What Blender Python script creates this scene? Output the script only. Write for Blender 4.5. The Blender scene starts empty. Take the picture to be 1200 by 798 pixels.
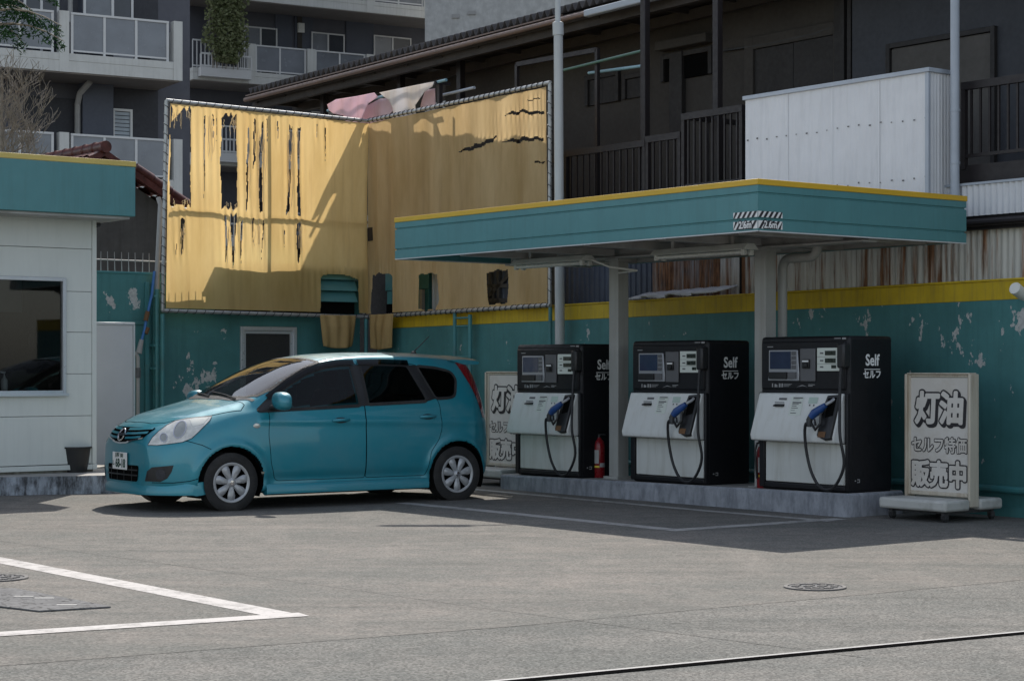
import bpy, bmesh, math, random
import numpy as np
from mathutils import Vector, Matrix, Quaternion
from mathutils.bvhtree import BVHTree
from mathutils.geometry import delaunay_2d_cdt
R = math.radians
scene = bpy.context.scene
col = scene.collection

# ------------------------------------------------------------------ camera
FOC, CH, HZ = 2250.0, 1.42, 430.0        # focal length in photo pixels, eye height, horizon row
cam_d = bpy.data.cameras.new('camera')
cam = bpy.data.objects.new('camera', cam_d); col.objects.link(cam)
cam.location = (0, 0, CH); cam.rotation_euler = (R(90), 0, 0)
cam_d.sensor_width = 36; cam_d.lens = FOC / 1200 * 36
cam_d.shift_y = (HZ - 399) / 1200
cam_d.clip_start = .1; cam_d.clip_end = 3000
scene.camera = cam
# ------------------------------------------------------------------ sky and sun
SUN_EL, SUN_AZ = 50.0, 3.0
SUN_STRENGTH, SKY_STRENGTH, EXPOSURE = 3.3, 0.135, 0.72
w = bpy.data.worlds.new('World'); scene.world = w; w.use_nodes = True
nt = w.node_tree
sky = nt.nodes.new('ShaderNodeTexSky'); sky.sky_type = 'NISHITA'; sky.sun_disc = False
sky.sun_elevation = R(SUN_EL); sky.sun_rotation = R(SUN_AZ); sky.dust_density = 1.0; sky.air_density = 1.0
bg = nt.nodes['Background']; bg.inputs['Strength'].default_value = SKY_STRENGTH
hs = nt.nodes.new('ShaderNodeHueSaturation'); hs.inputs['Saturation'].default_value = .55
nt.links.new(sky.outputs[0], hs.inputs['Color']); nt.links.new(hs.outputs[0], bg.inputs['Color'])
sun_d = bpy.data.lights.new('sun', 'SUN'); sun_d.energy = SUN_STRENGTH; sun_d.angle = R(.5); sun_d.color = (1, .94, .86)
sun = bpy.data.objects.new('sun', sun_d); col.objects.link(sun)
sv = Vector((math.sin(R(SUN_AZ)) * math.cos(R(SUN_EL)), math.cos(R(SUN_AZ)) * math.cos(R(SUN_EL)), math.sin(R(SUN_EL))))
sun.rotation_euler = sv.to_track_quat('Z', 'Y').to_euler(); sun.location = sv * 60
scene.view_settings.view_transform = 'Standard'; scene.view_settings.look = 'None'
scene.view_settings.exposure = EXPOSURE; scene.view_settings.gamma = 1
scene.view_settings.use_curve_mapping = False
try:
    scene.cycles.max_bounces = 8; scene.cycles.transparent_max_bounces = 12
    scene.cycles.use_denoising = True
    scene.cycles.sample_clamp_indirect = 8
except Exception: pass

# ------------------------------------------------------------------ helpers
class Frame:
    """a local set of axes: x to the right along a face, y into its depth, z up"""
    def __init__(s, o, deg):
        s.o = Vector((o[0], o[1], 0)); s.rot = R(deg)
        s.m = Matrix.Translation(s.o) @ Matrix.Rotation(s.rot, 4, 'Z'); s.i = s.m.inverted()
    def w(s, x, y, z=0): return s.m @ Vector((x, y, z))
    def hit(s, px, py, y=0.0):                 # (x, z) where the sight line meets the plane y
        o = s.i @ Vector((0, 0, CH)); d = s.i.to_3x3() @ Vector(((px - 600) / FOC, 1, (HZ - py) / FOC))
        t = (y - o.y) / d.y; p = o + d * t
        return p.x, p.z
    def x(s, px, y=0.0): return s.hit(px, HZ, y)[0]
    def z(s, px, py, y=0.0): return s.hit(px, py, y)[1]
    def hitx(s, px, py, x=0.0):                # (y, z) on the plane x
        o = s.i @ Vector((0, 0, CH)); d = s.i.to_3x3() @ Vector(((px - 600) / FOC, 1, (HZ - py) / FOC))
        t = (x - o.x) / d.x; p = o + d * t
        return p.y, p.z
def gnd(px, py, z=0.0):
    Y = FOC * (CH - z) / (py - HZ); return Vector(((px - 600) * Y / FOC, Y, z))
def at(px, py, Y): return Vector(((px - 600) * Y / FOC, Y, CH + (HZ - py) * Y / FOC))

def link(o, parent=None):
    col.objects.link(o)
    if parent: o.parent = parent
    return o
def tag(o, label=None, cat=None, group=None, kind=None):
    if label: o['label'] = label
    if cat: o['category'] = cat
    if group: o['group'] = group
    if kind: o['kind'] = kind
    return o
def thing(name, label, cat, loc=(0, 0, 0), rot=0.0, group=None):
    o = bpy.data.objects.new(name, None); o.empty_display_size = .2; link(o)
    o.location = loc; o.rotation_euler = (0, 0, rot)
    return tag(o, label, cat, group)

class MB:
    def __init__(s, off=(0, 0, 0)): s.v = []; s.f = []; s.mi = []; s.off = Vector(off); s.sm = []
    def add(s, vs, fs, m=0, smooth=False):
        b = len(s.v); s.v += [tuple(p) for p in vs]
        for f in fs: s.f.append([b + i for i in f]); s.mi.append(m); s.sm.append(smooth)
        return s
    def box(s, x0, x1, y0, y1, z0, z1, m=0):
        x0, x1 = min(x0, x1), max(x0, x1); y0, y1 = min(y0, y1), max(y0, y1); z0, z1 = min(z0, z1), max(z0, z1)
        vs = [(x0, y0, z0), (x1, y0, z0), (x1, y1, z0), (x0, y1, z0), (x0, y0, z1), (x1, y0, z1), (x1, y1, z1), (x0, y1, z1)]
        return s.add(vs, [(3, 2, 1, 0), (4, 5, 6, 7), (0, 1, 5, 4), (1, 2, 6, 5), (2, 3, 7, 6), (3, 0, 4, 7)], m)
    def prism(s, poly, a0, a1, axis='y', m=0):
        """polygon in the two other axes (x,z for y; x,y for z; y,z for x), extruded along axis"""
        n = len(poly)
        area = sum(poly[i][0] * poly[(i + 1) % n][1] - poly[(i + 1) % n][0] * poly[i][1] for i in range(n))
        if axis == 'y': area = -area
        if area < 0: poly = poly[::-1]
        def P(p, a): return {'y': (p[0], a, p[1]), 'z': (p[0], p[1], a), 'x': (a, p[0], p[1])}[axis]
        vs = [P(p, a0) for p in poly] + [P(p, a1) for p in poly]
        fs = [tuple(range(n - 1, -1, -1)), tuple(range(n, 2 * n))] + [(i, (i + 1) % n, n + (i + 1) % n, n + i) for i in range(n)]
        return s.add(vs, fs, m)
    def quad(s, a, b, c, d, m=0): return s.add([a, b, c, d], [(0, 1, 2, 3)], m)
    def beam(s, p, q, wx, wz, m=0, up=(0, 0, 1)):
        p, q = Vector(p), Vector(q); d = (q - p).normalized(); u = Vector(up)
        if abs(d.dot(u)) > .98: u = Vector((1, 0, 0))
        a = d.cross(u).normalized() * wx / 2; b = a.cross(d).normalized() * wz / 2
        vs = [p - a - b, p + a - b, p + a + b, p - a + b, q - a - b, q + a - b, q + a + b, q - a + b]
        return s.add(vs, [(3, 2, 1, 0), (4, 5, 6, 7), (0, 1, 5, 4), (1, 2, 6, 5), (2, 3, 7, 6), (3, 0, 4, 7)], m)
    def tube(s, pts, r, n=10, m=0, cap=True):
        pts = [Vector(p) for p in pts]; k = len(pts)
        rr = r if isinstance(r, (list, tuple)) else [r] * k
        ts = []
        for i in range(k):
            a = pts[max(0, i - 1)]; b = pts[min(k - 1, i + 1)]; ts.append((b - a).normalized())
        u = Vector((0, 0, 1)) if abs(ts[0].z) < .9 else Vector((1, 0, 0))
        u = (u - ts[0] * u.dot(ts[0])).normalized(); vs = []
        for i in range(k):
            u = (u - ts[i] * u.dot(ts[i])).normalized(); v = ts[i].cross(u)
            for j in range(n):
                a = 2 * math.pi * j / n; vs.append(pts[i] + (u * math.cos(a) + v * math.sin(a)) * rr[i])
        fs = [(i * n + j, i * n + (j + 1) % n, (i + 1) * n + (j + 1) % n, (i + 1) * n + j) for i in range(k - 1) for j in range(n)]
        s.add(vs, fs, m, True)
        if cap:
            s.add(vs[:n], [tuple(range(n - 1, -1, -1))], m); s.add(vs[-n:], [tuple(range(n))], m)
        return s
    def lathe(s, prof, n=24, c=(0, 0, 0), axis='z', m=0, smooth=True):
        vs = []
        for r_, h in prof:
            for j in range(n):
                a = 2 * math.pi * j / n; x, y = r_ * math.cos(a), r_ * math.sin(a)
                p = (x, y, h) if axis == 'z' else ((x, -h, y) if axis == 'y' else (h, x, y))
                vs.append((p[0] + c[0], p[1] + c[1], p[2] + c[2]))
        k = len(prof)
        fs = [(i * n + j, i * n + (j + 1) % n, (i + 1) * n + (j + 1) % n, (i + 1) * n + j) for i in range(k - 1) for j in range(n)]
        return s.add(vs, fs, m, smooth)
    def corr(s, x0, x1, z0, z1, y, pitch, amp, kind='sin', m=0, seg=8):
        """upright corrugated sheet in the plane y"""
        n = max(2, int((x1 - x0) / pitch * seg)); vs = []; fs = []
        for i in range(n + 1):
            x = x0 + (x1 - x0) * i / n; ph = (x / pitch) % 1
            if kind == 'sin': d = amp * math.sin(2 * math.pi * ph)
            elif kind == 'rib': d = -amp if ph < .22 else amp * .3
            else: d = amp * max(-1, min(1, 3 * math.sin(2 * math.pi * ph)))
            vs += [(x, y + d, z0), (x, y + d, z1)]
        fs = [(2 * i, 2 * i + 2, 2 * i + 3, 2 * i + 1) for i in range(n)]
        return s.add(vs, fs, m, kind == 'sin')
    def build(s, name, mats, parent=None, bevel=0.0, loc=None, rot=None, solid=0.0, seg=2, sharp=35):
        me = bpy.data.meshes.new(name)
        me.from_pydata([(p[0] - s.off[0], p[1] - s.off[1], p[2] - s.off[2]) for p in s.v], [], s.f)
        if not isinstance(mats, (list, tuple)): mats = [mats]
        for m_ in mats: me.materials.append(m_)
        me.polygons.foreach_set('material_index', s.mi)
        me.polygons.foreach_set('use_smooth', [bool(x) or bevel > 0 for x in s.sm])
        me.update()
        if any(s.sm) or bevel > 0: me.set_sharp_from_angle(angle=R(sharp))
        o = bpy.data.objects.new(name, me); link(o, parent)
        if loc is not None: o.location = loc
        if rot is not None: o.rotation_euler = (0, 0, rot)
        if solid:
            md = o.modifiers.new('solid', 'SOLIDIFY'); md.thickness = solid; md.offset = 0
        if bevel:
            md = o.modifiers.new('bevel', 'BEVEL'); md.width = bevel; md.segments = seg; md.limit_method = 'ANGLE'; md.angle_limit = R(40)
            md.harden_normals = False
        return o
def text_mesh(body, size, offset=0.0, extrude=0.0, align='CENTER', shear=0.0, sx=1.0):
    c = bpy.data.curves.new('t', 'FONT'); c.body = body; c.size = size; c.offset = offset; c.extrude = extrude
    c.align_x = align; c.align_y = 'CENTER'; c.shear = shear; c.resolution_u = 3
    o = bpy.data.objects.new('t', c); col.objects.link(o); bpy.context.view_layer.update()
    me = bpy.data.meshes.new_from_object(o.evaluated_get(bpy.context.evaluated_depsgraph_get()))
    vs = [(v.co.x * sx, v.co.y, v.co.z) for v in me.vertices]; fs = [tuple(p.vertices) for p in me.polygons]
    bpy.data.objects.remove(o); bpy.data.curves.remove(c); bpy.data.meshes.remove(me)
    return vs, fs
def put_text(mb, body, size, fn, m=0, **k):
    """fn maps the flat letter (x, y) to a point on the surface"""
    vs, fs = text_mesh(body, size, **k); mb.add([fn(v[0], v[1]) for v in vs], fs, m); return mb
def thick_text(mb, body, size, fn, r_, m=0, sx=1.0, shear=0.0, seed=1):
    """bold lettering: the letter faces plus a round-ended stroke of radius r_ along every outline; fn(x, y, lift)"""
    vs, fs = text_mesh(body, size, sx=sx, shear=shear); rr = random.Random(seed)
    mb.add([fn(v[0], v[1], 0.0) for v in vs], fs, m)
    cnt = {}
    for f in fs:
        for i in range(len(f)): e = tuple(sorted((f[i], f[(i + 1) % len(f)]))); cnt[e] = cnt.get(e, 0) + 1
    ed = [e for e, c in cnt.items() if c == 1]; done = set()
    for a, b in ed:
        A, B = Vector(vs[a][:2]), Vector(vs[b][:2]); d = B - A
        if d.length < 1e-6: continue
        n = Vector((-d.y, d.x)).normalized() * r_; l = rr.uniform(.00005, .0007)
        mb.add([fn(q.x, q.y, l) for q in (A - n, B - n, B + n, A + n)], [(0, 1, 2, 3)], m)
        for k, P_ in ((a, A), (b, B)):
            if k in done: continue
            done.add(k); l = rr.uniform(.00005, .0007)
            mb.add([fn(P_.x + r_ * math.cos(t * math.pi / 4), P_.y + r_ * math.sin(t * math.pi / 4), l) for t in range(8)], [tuple(range(8))], m)
    return mb
def copy_tree(o, parent=None):
    c = o.copy(); col.objects.link(c); c.parent = parent
    for ch in [x for x in bpy.data.objects if x.parent == o]: copy_tree(ch, c)
    return c

# ------------------------------------------------------------------ materials
def nd(t, typ, **k):
    n = t.nodes.new(typ)
    for a, b in k.items():
        if a in n.inputs: n.inputs[a].default_value = b
        else: setattr(n, a, b)
    return n
def coords(t, scale=(1, 1, 1), kind='Object'):
    tc = nd(t, 'ShaderNodeTexCoord'); mp = nd(t, 'ShaderNodeMapping'); mp.inputs['Scale'].default_value = scale
    oi = nd(t, 'ShaderNodeObjectInfo'); mu = nd(t, 'ShaderNodeMath'); mu.operation = 'MULTIPLY'; mu.inputs[1].default_value = 37.0; t.links.new(oi.outputs['Random'], mu.inputs[0])      # every copy wears its own dirt
    ad = nd(t, 'ShaderNodeVectorMath'); t.links.new(tc.outputs[kind], ad.inputs[0]); t.links.new(mu.outputs[0], ad.inputs[1])
    t.links.new(ad.outputs[0], mp.inputs['Vector']); return mp.outputs['Vector']
def noise(t, vec, scale, detail=4, rough=.55):
    n = nd(t, 'ShaderNodeTexNoise'); n.inputs['Scale'].default_value = scale; n.inputs['Detail'].default_value = detail
    n.inputs['Roughness'].default_value = rough; t.links.new(vec, n.inputs['Vector']); return n.outputs['Fac']
def ramp(t, fac, stops):
    r_ = nd(t, 'ShaderNodeValToRGB'); e = r_.color_ramp.elements
    while len(e) < len(stops): e.new(.5)
    for i, (p, c) in enumerate(stops):
        e[i].position = p; e[i].color = (*c, 1) if len(c) == 3 else c
    t.links.new(fac, r_.inputs['Fac']); return r_.outputs['Color']
def mix(t, fac, a, b, mode='MIX'):
    m = nd(t, 'ShaderNodeMix'); m.data_type = 'RGBA'; m.blend_type = mode
    for val, i in ((fac, 0), (a, 6), (b, 7)):
        if hasattr(val, 'is_output'): t.links.new(val, m.inputs[i])
        elif i == 0: m.inputs[0].default_value = val
        else: m.inputs[i].default_value = (*val, 1)
    return m.outputs[2]
def math_(t, op, a, b=None):
    m = nd(t, 'ShaderNodeMath'); m.operation = op
    for i, v_ in ((0, a), (1, b)):
        if v_ is None: continue
        if hasattr(v_, 'is_output'): t.links.new(v_, m.inputs[i])
        else: m.inputs[i].default_value = v_
    return m.outputs[0]
def base_mat(name):
    m = bpy.data.materials.new(name); m.use_nodes = True; t = m.node_tree; return m, t, t.nodes['Principled BSDF']
def bump(t, b, h, strength=.3, dist=.01):
    n = nd(t, 'ShaderNodeBump'); n.inputs['Strength'].default_value = strength; n.inputs['Distance'].default_value = dist
    t.links.new(h, n.inputs['Height']); t.links.new(n.outputs[0], b.inputs['Normal'])
def mat(name, c, rough=.6, metal=0.0, var=.12, scale=2.5, dirt=None, damt=.0, streak=False, bmp=0.0, bscale=60, spec=.5, coat=0.0):
    """a plain paint, metal or plastic with soft uneven tone, optional dirt (streaks run down when streak)"""
    m, t, b = base_mat(name)
    v = coords(t)
    n1 = noise(t, v, scale, 5, .6)
    lo = tuple(x * (1 - var) for x in c); hi = tuple(min(1, x * (1 + var)) for x in c)
    cc = ramp(t, n1, [(.3, lo), (.7, hi)])
    if dirt:
        v2 = coords(t, (9, 9, .7) if streak else (1, 1, 1))
        n2 = noise(t, v2, 1.6 if streak else 3.0, 6, .65)
        f = ramp(t, n2, [(.48, (0, 0, 0)), (.75, (damt,) * 3)])
        cc = mix(t, f, cc, dirt)
    t.links.new(cc, b.inputs['Base Color'])
    b.inputs['Roughness'].default_value = rough; b.inputs['Metallic'].default_value = metal
    b.inputs['Specular IOR Level'].default_value = spec
    b.inputs['Coat Weight'].default_value = coat; b.inputs['Coat Roughness'].default_value = .06
    n3 = noise(t, v, scale * 7, 3)
    rr = ramp(t, n3, [(.3, (max(0, rough - .08),) * 3), (.7, (min(1, rough + .08),) * 3)])
    t.links.new(rr, b.inputs['Roughness'])
    if bmp: bump(t, b, noise(t, v, bscale, 4), bmp, .004)
    return m
def glass_mat(name, tint, thru, rough=.02, ior=1.5):
    """a tinted pane: mirror by angle over a tinted see-through body"""
    m = bpy.data.materials.new(name); m.use_nodes = True; t = m.node_tree; t.nodes.clear()
    out = nd(t, 'ShaderNodeOutputMaterial'); g = nd(t, 'ShaderNodeBsdfGlossy'); g.inputs['Roughness'].default_value = rough
    tr = nd(t, 'ShaderNodeBsdfTransparent'); tr.inputs['Color'].default_value = (*[x * thru for x in tint], 1)
    fr = nd(t, 'ShaderNodeFresnel'); fr.inputs['IOR'].default_value = ior
    mx = nd(t, 'ShaderNodeMixShader'); t.links.new(fr.outputs[0], mx.inputs[0]); t.links.new(tr.outputs[0], mx.inputs[1]); t.links.new(g.outputs[0], mx.inputs[2])
    t.links.new(mx.outputs[0], out.inputs[0]); return m
M = {}
def wall_paint(name, paint, chips=(), amount=.0):
    """old teal wall paint: water streaks, grime and patches flaked to the pale render"""
    m, t, b = base_mat(name)
    v = coords(t); n1 = noise(t, v, 1.3, 6, .65)
    c = ramp(t, n1, [(.3, tuple(x * .78 for x in paint)), (.7, tuple(x * 1.18 for x in paint))])
    st = noise(t, coords(t, (7, 7, .5)), 1.5, 6, .7)
    c = mix(t, ramp(t, st, [(.5, (0, 0, 0)), (.8, (.45,) * 3)]), c, tuple(x * .45 for x in paint))
    fl = noise(t, coords(t, (1, 1, .7)), 7.5, 8, .62)
    mask = None
    for (x, z, rx, rz, k) in chips:                       # where the wall has lost its paint
        sx = nd(t, 'ShaderNodeSeparateXYZ'); t.links.new(nd_tc(t), sx.inputs[0])
        dx = math_(t, 'DIVIDE', math_(t, 'SUBTRACT', sx.outputs[0], x), rx)
        dz = math_(t, 'DIVIDE', math_(t, 'SUBTRACT', sx.outputs[2], z), rz)
        d = math_(t, 'ADD', math_(t, 'MULTIPLY', dx, dx), math_(t, 'MULTIPLY', dz, dz))
        g = math_(t, 'MULTIPLY', math_(t, 'MAXIMUM', math_(t, 'SUBTRACT', 1.0, d), 0.0), k)
        mask = g if mask is None else math_(t, 'MAXIMUM', mask, g)
    if mask is None: th = fl
    else: th = math_(t, 'ADD', fl, mask)
    th = math_(t, 'ADD', th, amount)
    f = ramp(t, th, [(.715, (0, 0, 0)), (.725, (1, 1, 1))])
    pale = ramp(t, noise(t, v, 30, 4), [(.3, (.33, .34, .33)), (.7, (.52, .53, .51))])
    c = mix(t, f, c, pale)
    t.links.new(c, b.inputs['Base Color']); b.inputs['Roughness'].default_value = .55
    b.inputs['Specular IOR Level'].default_value = .35
    hb = mix(t, .5, f, noise(t, v, 25, 5)); bump(t, b, hb, .35, .006)
    return m
def nd_tc(t):
    tc = nd(t, 'ShaderNodeTexCoord'); return tc.outputs['Object']
def rust_sheet(name, paint, lo, hi, rust=(.12, .05, .022), seed=0.0):
    m, t, b = base_mat(name)
    v = coords(t, (7, 7, .32)); n1 = noise(t, v, 1.5, 8, .72); n2 = noise(t, coords(t, (1, 1, .6)), .9, 3)
    s_ = math_(t, 'ADD', math_(t, 'MULTIPLY', n1, .75), math_(t, 'MULTIPLY', n2, .35))
    f = ramp(t, s_, [(lo, (0, 0, 0)), (hi, (1, 1, 1))])
    rc = ramp(t, noise(t, coords(t, (20, 20, 3)), 2, 5), [(.3, rust), (.7, (.36, .17, .075))])
    pc = ramp(t, noise(t, coords(t, (10, 10, .8)), 1.2, 4), [(.3, tuple(x * .75 for x in paint)), (.7, paint)])
    t.links.new(mix(t, f, pc, rc), b.inputs['Base Color']); b.inputs['Roughness'].default_value = .75
    return m
def asphalt(name, a, b_, coarse, fine, grit=.6):
    """worn paving: pinkish and greenish grey patches, wash streaks, pale and dark grit, oil spots"""
    m, t, b = base_mat(name)
    v = coords(t)
    big = noise(t, coords(t, (.5, 1.0, 1)), .9, 8, .68); mid = noise(t, v, 4.5, 7, .66); fin = noise(t, v, coarse, 4, .75)
    c = ramp(t, big, [(.36, a), (.62, b_)])
    c = mix(t, ramp(t, mid, [(.40, (0, 0, 0)), (.66, (.55,) * 3)]), c, tuple(x * y for x, y in zip(a, (.80, .84, .86))))
    tr = noise(t, coords(t, (.35, 3.0, 1)), 1.3, 7, .66)                 # streaks along the row
    c = mix(t, ramp(t, tr, [(.47, (0, 0, 0)), (.66, (.55,) * 3)]), c, tuple(x * .74 for x in a))
    tr2 = noise(t, coords(t, (2.2, .5, 1)), 1.0, 6, .6)
    c = mix(t, ramp(t, tr2, [(.55, (0, 0, 0)), (.72, (.35,) * 3)]), c, tuple(min(1, x * 1.22) for x in b_))
    vo = nd(t, 'ShaderNodeTexVoronoi'); vo.inputs['Scale'].default_value = fine; t.links.new(v, vo.inputs['Vector'])
    ag = ramp(t, vo.outputs['Color'], [(.15, (.35,) * 3), (.5, (1.0,) * 3), (.85, (1.75,) * 3)])
    c = mix(t, grit, c, ag, 'MULTIPLY')
    c = mix(t, ramp(t, fin, [(.55, (0, 0, 0)), (.75, (.35,) * 3)]), c, tuple(x * .45 for x in a))
    oil = noise(t, v, 2.3, 5, .6)
    c = mix(t, ramp(t, oil, [(.66, (0, 0, 0)), (.75, (.45,) * 3)]), c, tuple(x * .5 for x in a))
    sp = nd(t, 'ShaderNodeTexVoronoi'); sp.inputs['Scale'].default_value = 1.7; sp.inputs['Randomness'].default_value = 1; t.links.new(v, sp.inputs['Vector'])
    c = mix(t, ramp(t, sp.outputs['Distance'], [(.035, (.6,) * 3), (.07, (0, 0, 0))]), c, tuple(x * .45 for x in a))
    t.links.new(c, b.inputs['Base Color']); b.inputs['Roughness'].default_value = .9; b.inputs['Specular IOR Level'].default_value = .25
    bump(t, b, mix(t, .5, vo.outputs['Distance'], fin), .7, .008)
    return m
def cloth(name, c, transl=.5, var=.18, weave=True):
    m = bpy.data.materials.new(name); m.use_nodes = True; t = m.node_tree; t.nodes.clear()
    out = nd(t, 'ShaderNodeOutputMaterial'); v = coords(t)
    n1 = noise(t, coords(t, (1.2, 1.2, .35)), 1.5, 6, .65)
    cc = ramp(t, n1, [(.28, tuple(x * (1 - var) * (1, .93, .8)[i] for i, x in enumerate(c))), (.65, tuple(min(1, x * (1 + var * .4)) for x in c))])
    n2 = noise(t, coords(t, (5, 5, .25)), 1.4, 6, .7)
    cc = mix(t, ramp(t, n2, [(.52, (0, 0, 0)), (.8, (.55,) * 3)]), cc, tuple(x * (.62, .52, .5)[i] for i, x in enumerate(c)))
    d = nd(t, 'ShaderNodeBsdfDiffuse'); tl = nd(t, 'ShaderNodeBsdfTranslucent')
    t.links.new(cc, d.inputs['Color']); t.links.new(cc, tl.inputs['Color'])
    mx = nd(t, 'ShaderNodeMixShader'); mx.inputs[0].default_value = transl
    t.links.new(d.outputs[0], mx.inputs[1]); t.links.new(tl.outputs[0], mx.inputs[2]); t.links.new(mx.outputs[0], out.inputs[0])
    bn = nd(t, 'ShaderNodeBump'); bn.inputs['Strength'].default_value = .5; bn.inputs['Distance'].default_value = .02
    t.links.new(noise(t, coords(t, (3, 3, .8)), 2.2, 5), bn.inputs['Height']); t.links.new(bn.outputs[0], d.inputs['Normal']); 
    return m
def tiles(name):
    m, t, b = base_mat(name)
    n = noise(t, coords(t), 9, 5); t.links.new(ramp(t, n, [(.3, (.045, .012, .009)), (.7, (.12, .035, .027))]), b.inputs['Base Color'])
    b.inputs['Roughness'].default_value = .35; return m
def leaf(name, a, b_):
    m = bpy.data.materials.new(name); m.use_nodes = True; t = m.node_tree; t.nodes.clear()
    out = nd(t, 'ShaderNodeOutputMaterial'); ge = nd(t, 'ShaderNodeNewGeometry')
    c = ramp(t, ge.outputs['Random Per Island'], [(0, a), (1, b_)])
    d = nd(t, 'ShaderNodeBsdfDiffuse'); tl = nd(t, 'ShaderNodeBsdfTranslucent'); t.links.new(c, d.inputs[0]); t.links.new(c, tl.inputs[0])
    mx = nd(t, 'ShaderNodeMixShader'); mx.inputs[0].default_value = .35
    t.links.new(d.outputs[0], mx.inputs[1]); t.links.new(tl.outputs[0], mx.inputs[2]); t.links.new(mx.outputs[0], out.inputs[0]); return m
def concrete(name, c, dark, amt=.7, streak=True):
    m, t, b = base_mat(name)
    v = coords(t); n1 = noise(t, v, 4, 7, .65)
    cc = ramp(t, n1, [(.3, tuple(x * .75 for x in c)), (.7, tuple(x * 1.15 for x in c))])
    n2 = noise(t, coords(t, (5, 5, 1.6) if streak else (1, 1, 1)), 2.2, 8, .7)
    cc = mix(t, ramp(t, n2, [(.42, (0, 0, 0)), (.62, (amt,) * 3)]), cc, dark)
    t.links.new(cc, b.inputs['Base Color']); b.inputs['Roughness'].default_value = .85
    bump(t, b, noise(t, v, 40, 6), .4, .006); return m
def worn_line(name, c, under):
    m, t, b = base_mat(name)
    v = coords(t); n = noise(t, v, 9, 8, .7); n2 = noise(t, v, 60, 3, .7); n3 = noise(t, v, 1.1, 3)
    s_ = math_(t, 'ADD', math_(t, 'MULTIPLY', n, .6), math_(t, 'ADD', math_(t, 'MULTIPLY', n2, .25), math_(t, 'MULTIPLY', n3, .2)))
    t.links.new(ramp(t, s_, [(.42, under), (.56, c)]), b.inputs['Base Color']); b.inputs['Roughness'].default_value = .8
    return m
def car_paint(name, c):
    m, t, b = base_mat(name)
    v = coords(t)
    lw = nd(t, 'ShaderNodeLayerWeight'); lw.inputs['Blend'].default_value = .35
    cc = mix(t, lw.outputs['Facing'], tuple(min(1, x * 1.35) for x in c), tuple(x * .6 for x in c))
    # road dust
    n = noise(t, v, 3, 6, .6)
    cc = mix(t, ramp(t, n, [(.4, (0, 0, 0)), (.8, (.16,) * 3)]), cc, (.25, .27, .26))
    t.links.new(cc, b.inputs['Base Color'])
    b.inputs['Metallic'].default_value = .18; b.inputs['Roughness'].default_value = .38
    b.inputs['Coat Weight'].default_value = .5; b.inputs['Coat Roughness'].default_value = .03
    t.links.new(ramp(t, n, [(.35, (.3,) * 3), (.8, (.5,) * 3)]), b.inputs['Roughness']); return m

TEAL = (.060, .190, .192)
M['forecourt'] = asphalt('forecourt', (.122, .121, .110), (.176, .160, .143), 60, 75, .42)
M['asphalt'] = asphalt('asphalt', (.112, .113, .104), (.158, .150, .137), 60, 85, .6)
M['line'] = worn_line('line', (.42, .40, .385), (.20, .19, .18))
M['line_old'] = worn_line('line_old', (.36, .35, .335), (.165, .16, .15))
M['teal_trim'] = mat('teal_trim', (.075, .225, .235), .42, var=.06, dirt=(.05, .12, .12), damt=.25, streak=True)
M['teal_pipe'] = mat('teal_pipe', (.05, .2, .21), .5, var=.15, dirt=(.1, .09, .07), damt=.4)
M['yellow_trim'] = mat('yellow_trim', (.62, .38, .02), .45, var=.06)
M['yellow_pale'] = mat('yellow_pale', (.58, .44, .12), .5, var=.08)
M['yellow_band'] = mat('yellow_band', (.5, .35, .012), .6, var=.15, dirt=(.16, .13, .05), damt=.55, streak=True)
M['galv'] = mat('galv', (.36, .37, .37), .42, .55, var=.2, scale=12)
M['post_grey'] = mat('post_grey', (.36, .36, .34), .5, var=.08, dirt=(.2, .17, .12), damt=.35, streak=True)
M['soffit'] = mat('soffit', (.40, .39, .375), .6, var=.15, dirt=(.13, .11, .08), damt=.5)
M['white_metal'] = mat('white_metal', (.55, .57, .57), .45, var=.08, dirt=(.35, .33, .28), damt=.4)
M['white_fix'] = mat('white_fix', (.6, .61, .57), .4, var=.06, dirt=(.3, .27, .2), damt=.35)
M['black_pump'] = mat('black_pump', (.006, .006, .008), .5, var=.2, spec=.35)
M['white_pump'] = mat('white_pump', (.66, .67, .65), .35, var=.04, dirt=(.42, .4, .33), damt=.3, streak=True)
M['dirty_white'] = mat('dirty_white', (.55, .56, .53), .45, var=.08, dirt=(.3, .28, .22), damt=.55, streak=True)
M['grey_plastic'] = mat('grey_plastic', (.11, .11, .115), .5, var=.08)
M['silver_plastic'] = mat('silver_plastic', (.34, .35, .37), .35, .3, var=.06)
M['screen'] = mat('screen', (.035, .05, .09), .12, var=.2)
M['lcd'] = mat('lcd', (.02, .028, .02), .3)
M['black'] = mat('black', (.012, .012, .013), .45, var=.2)
M['rubber'] = mat('rubber', (.014, .014, .014), .75, var=.25, scale=8, dirt=(.06, .055, .05), damt=.5)
M['hose'] = mat('hose', (.01, .01, .012), .5)
M['blue_grip'] = mat('blue_grip', (.015, .06, .21), .45, var=.15)
M['ink_white'] = mat('ink_white', (.75, .75, .73), .5, var=.03)
M['ink_grey'] = mat('ink_grey', (.3, .3, .3), .5, var=.03)
M['ink_black'] = mat('ink_black', (.018, .016, .02), .5, var=.1)
M['paper'] = mat('paper', (.62, .66, .6), .6, var=.04)
M['paper_green'] = mat('paper_green', (.42, .52, .46), .5)
M['red'] = mat('red', (.20, .008, .012), .3, var=.08)
M['yellow_label'] = mat('yellow_label', (.7, .55, .05), .5)
M['sign_beige'] = mat('sign_beige', (.52, .47, .38), .5, var=.08, dirt=(.22, .13, .06), damt=.6, streak=True)
M['sign_face'] = mat('sign_face', (.62, .59, .54), .5, var=.05, dirt=(.42, .36, .28), damt=.5)
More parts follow.
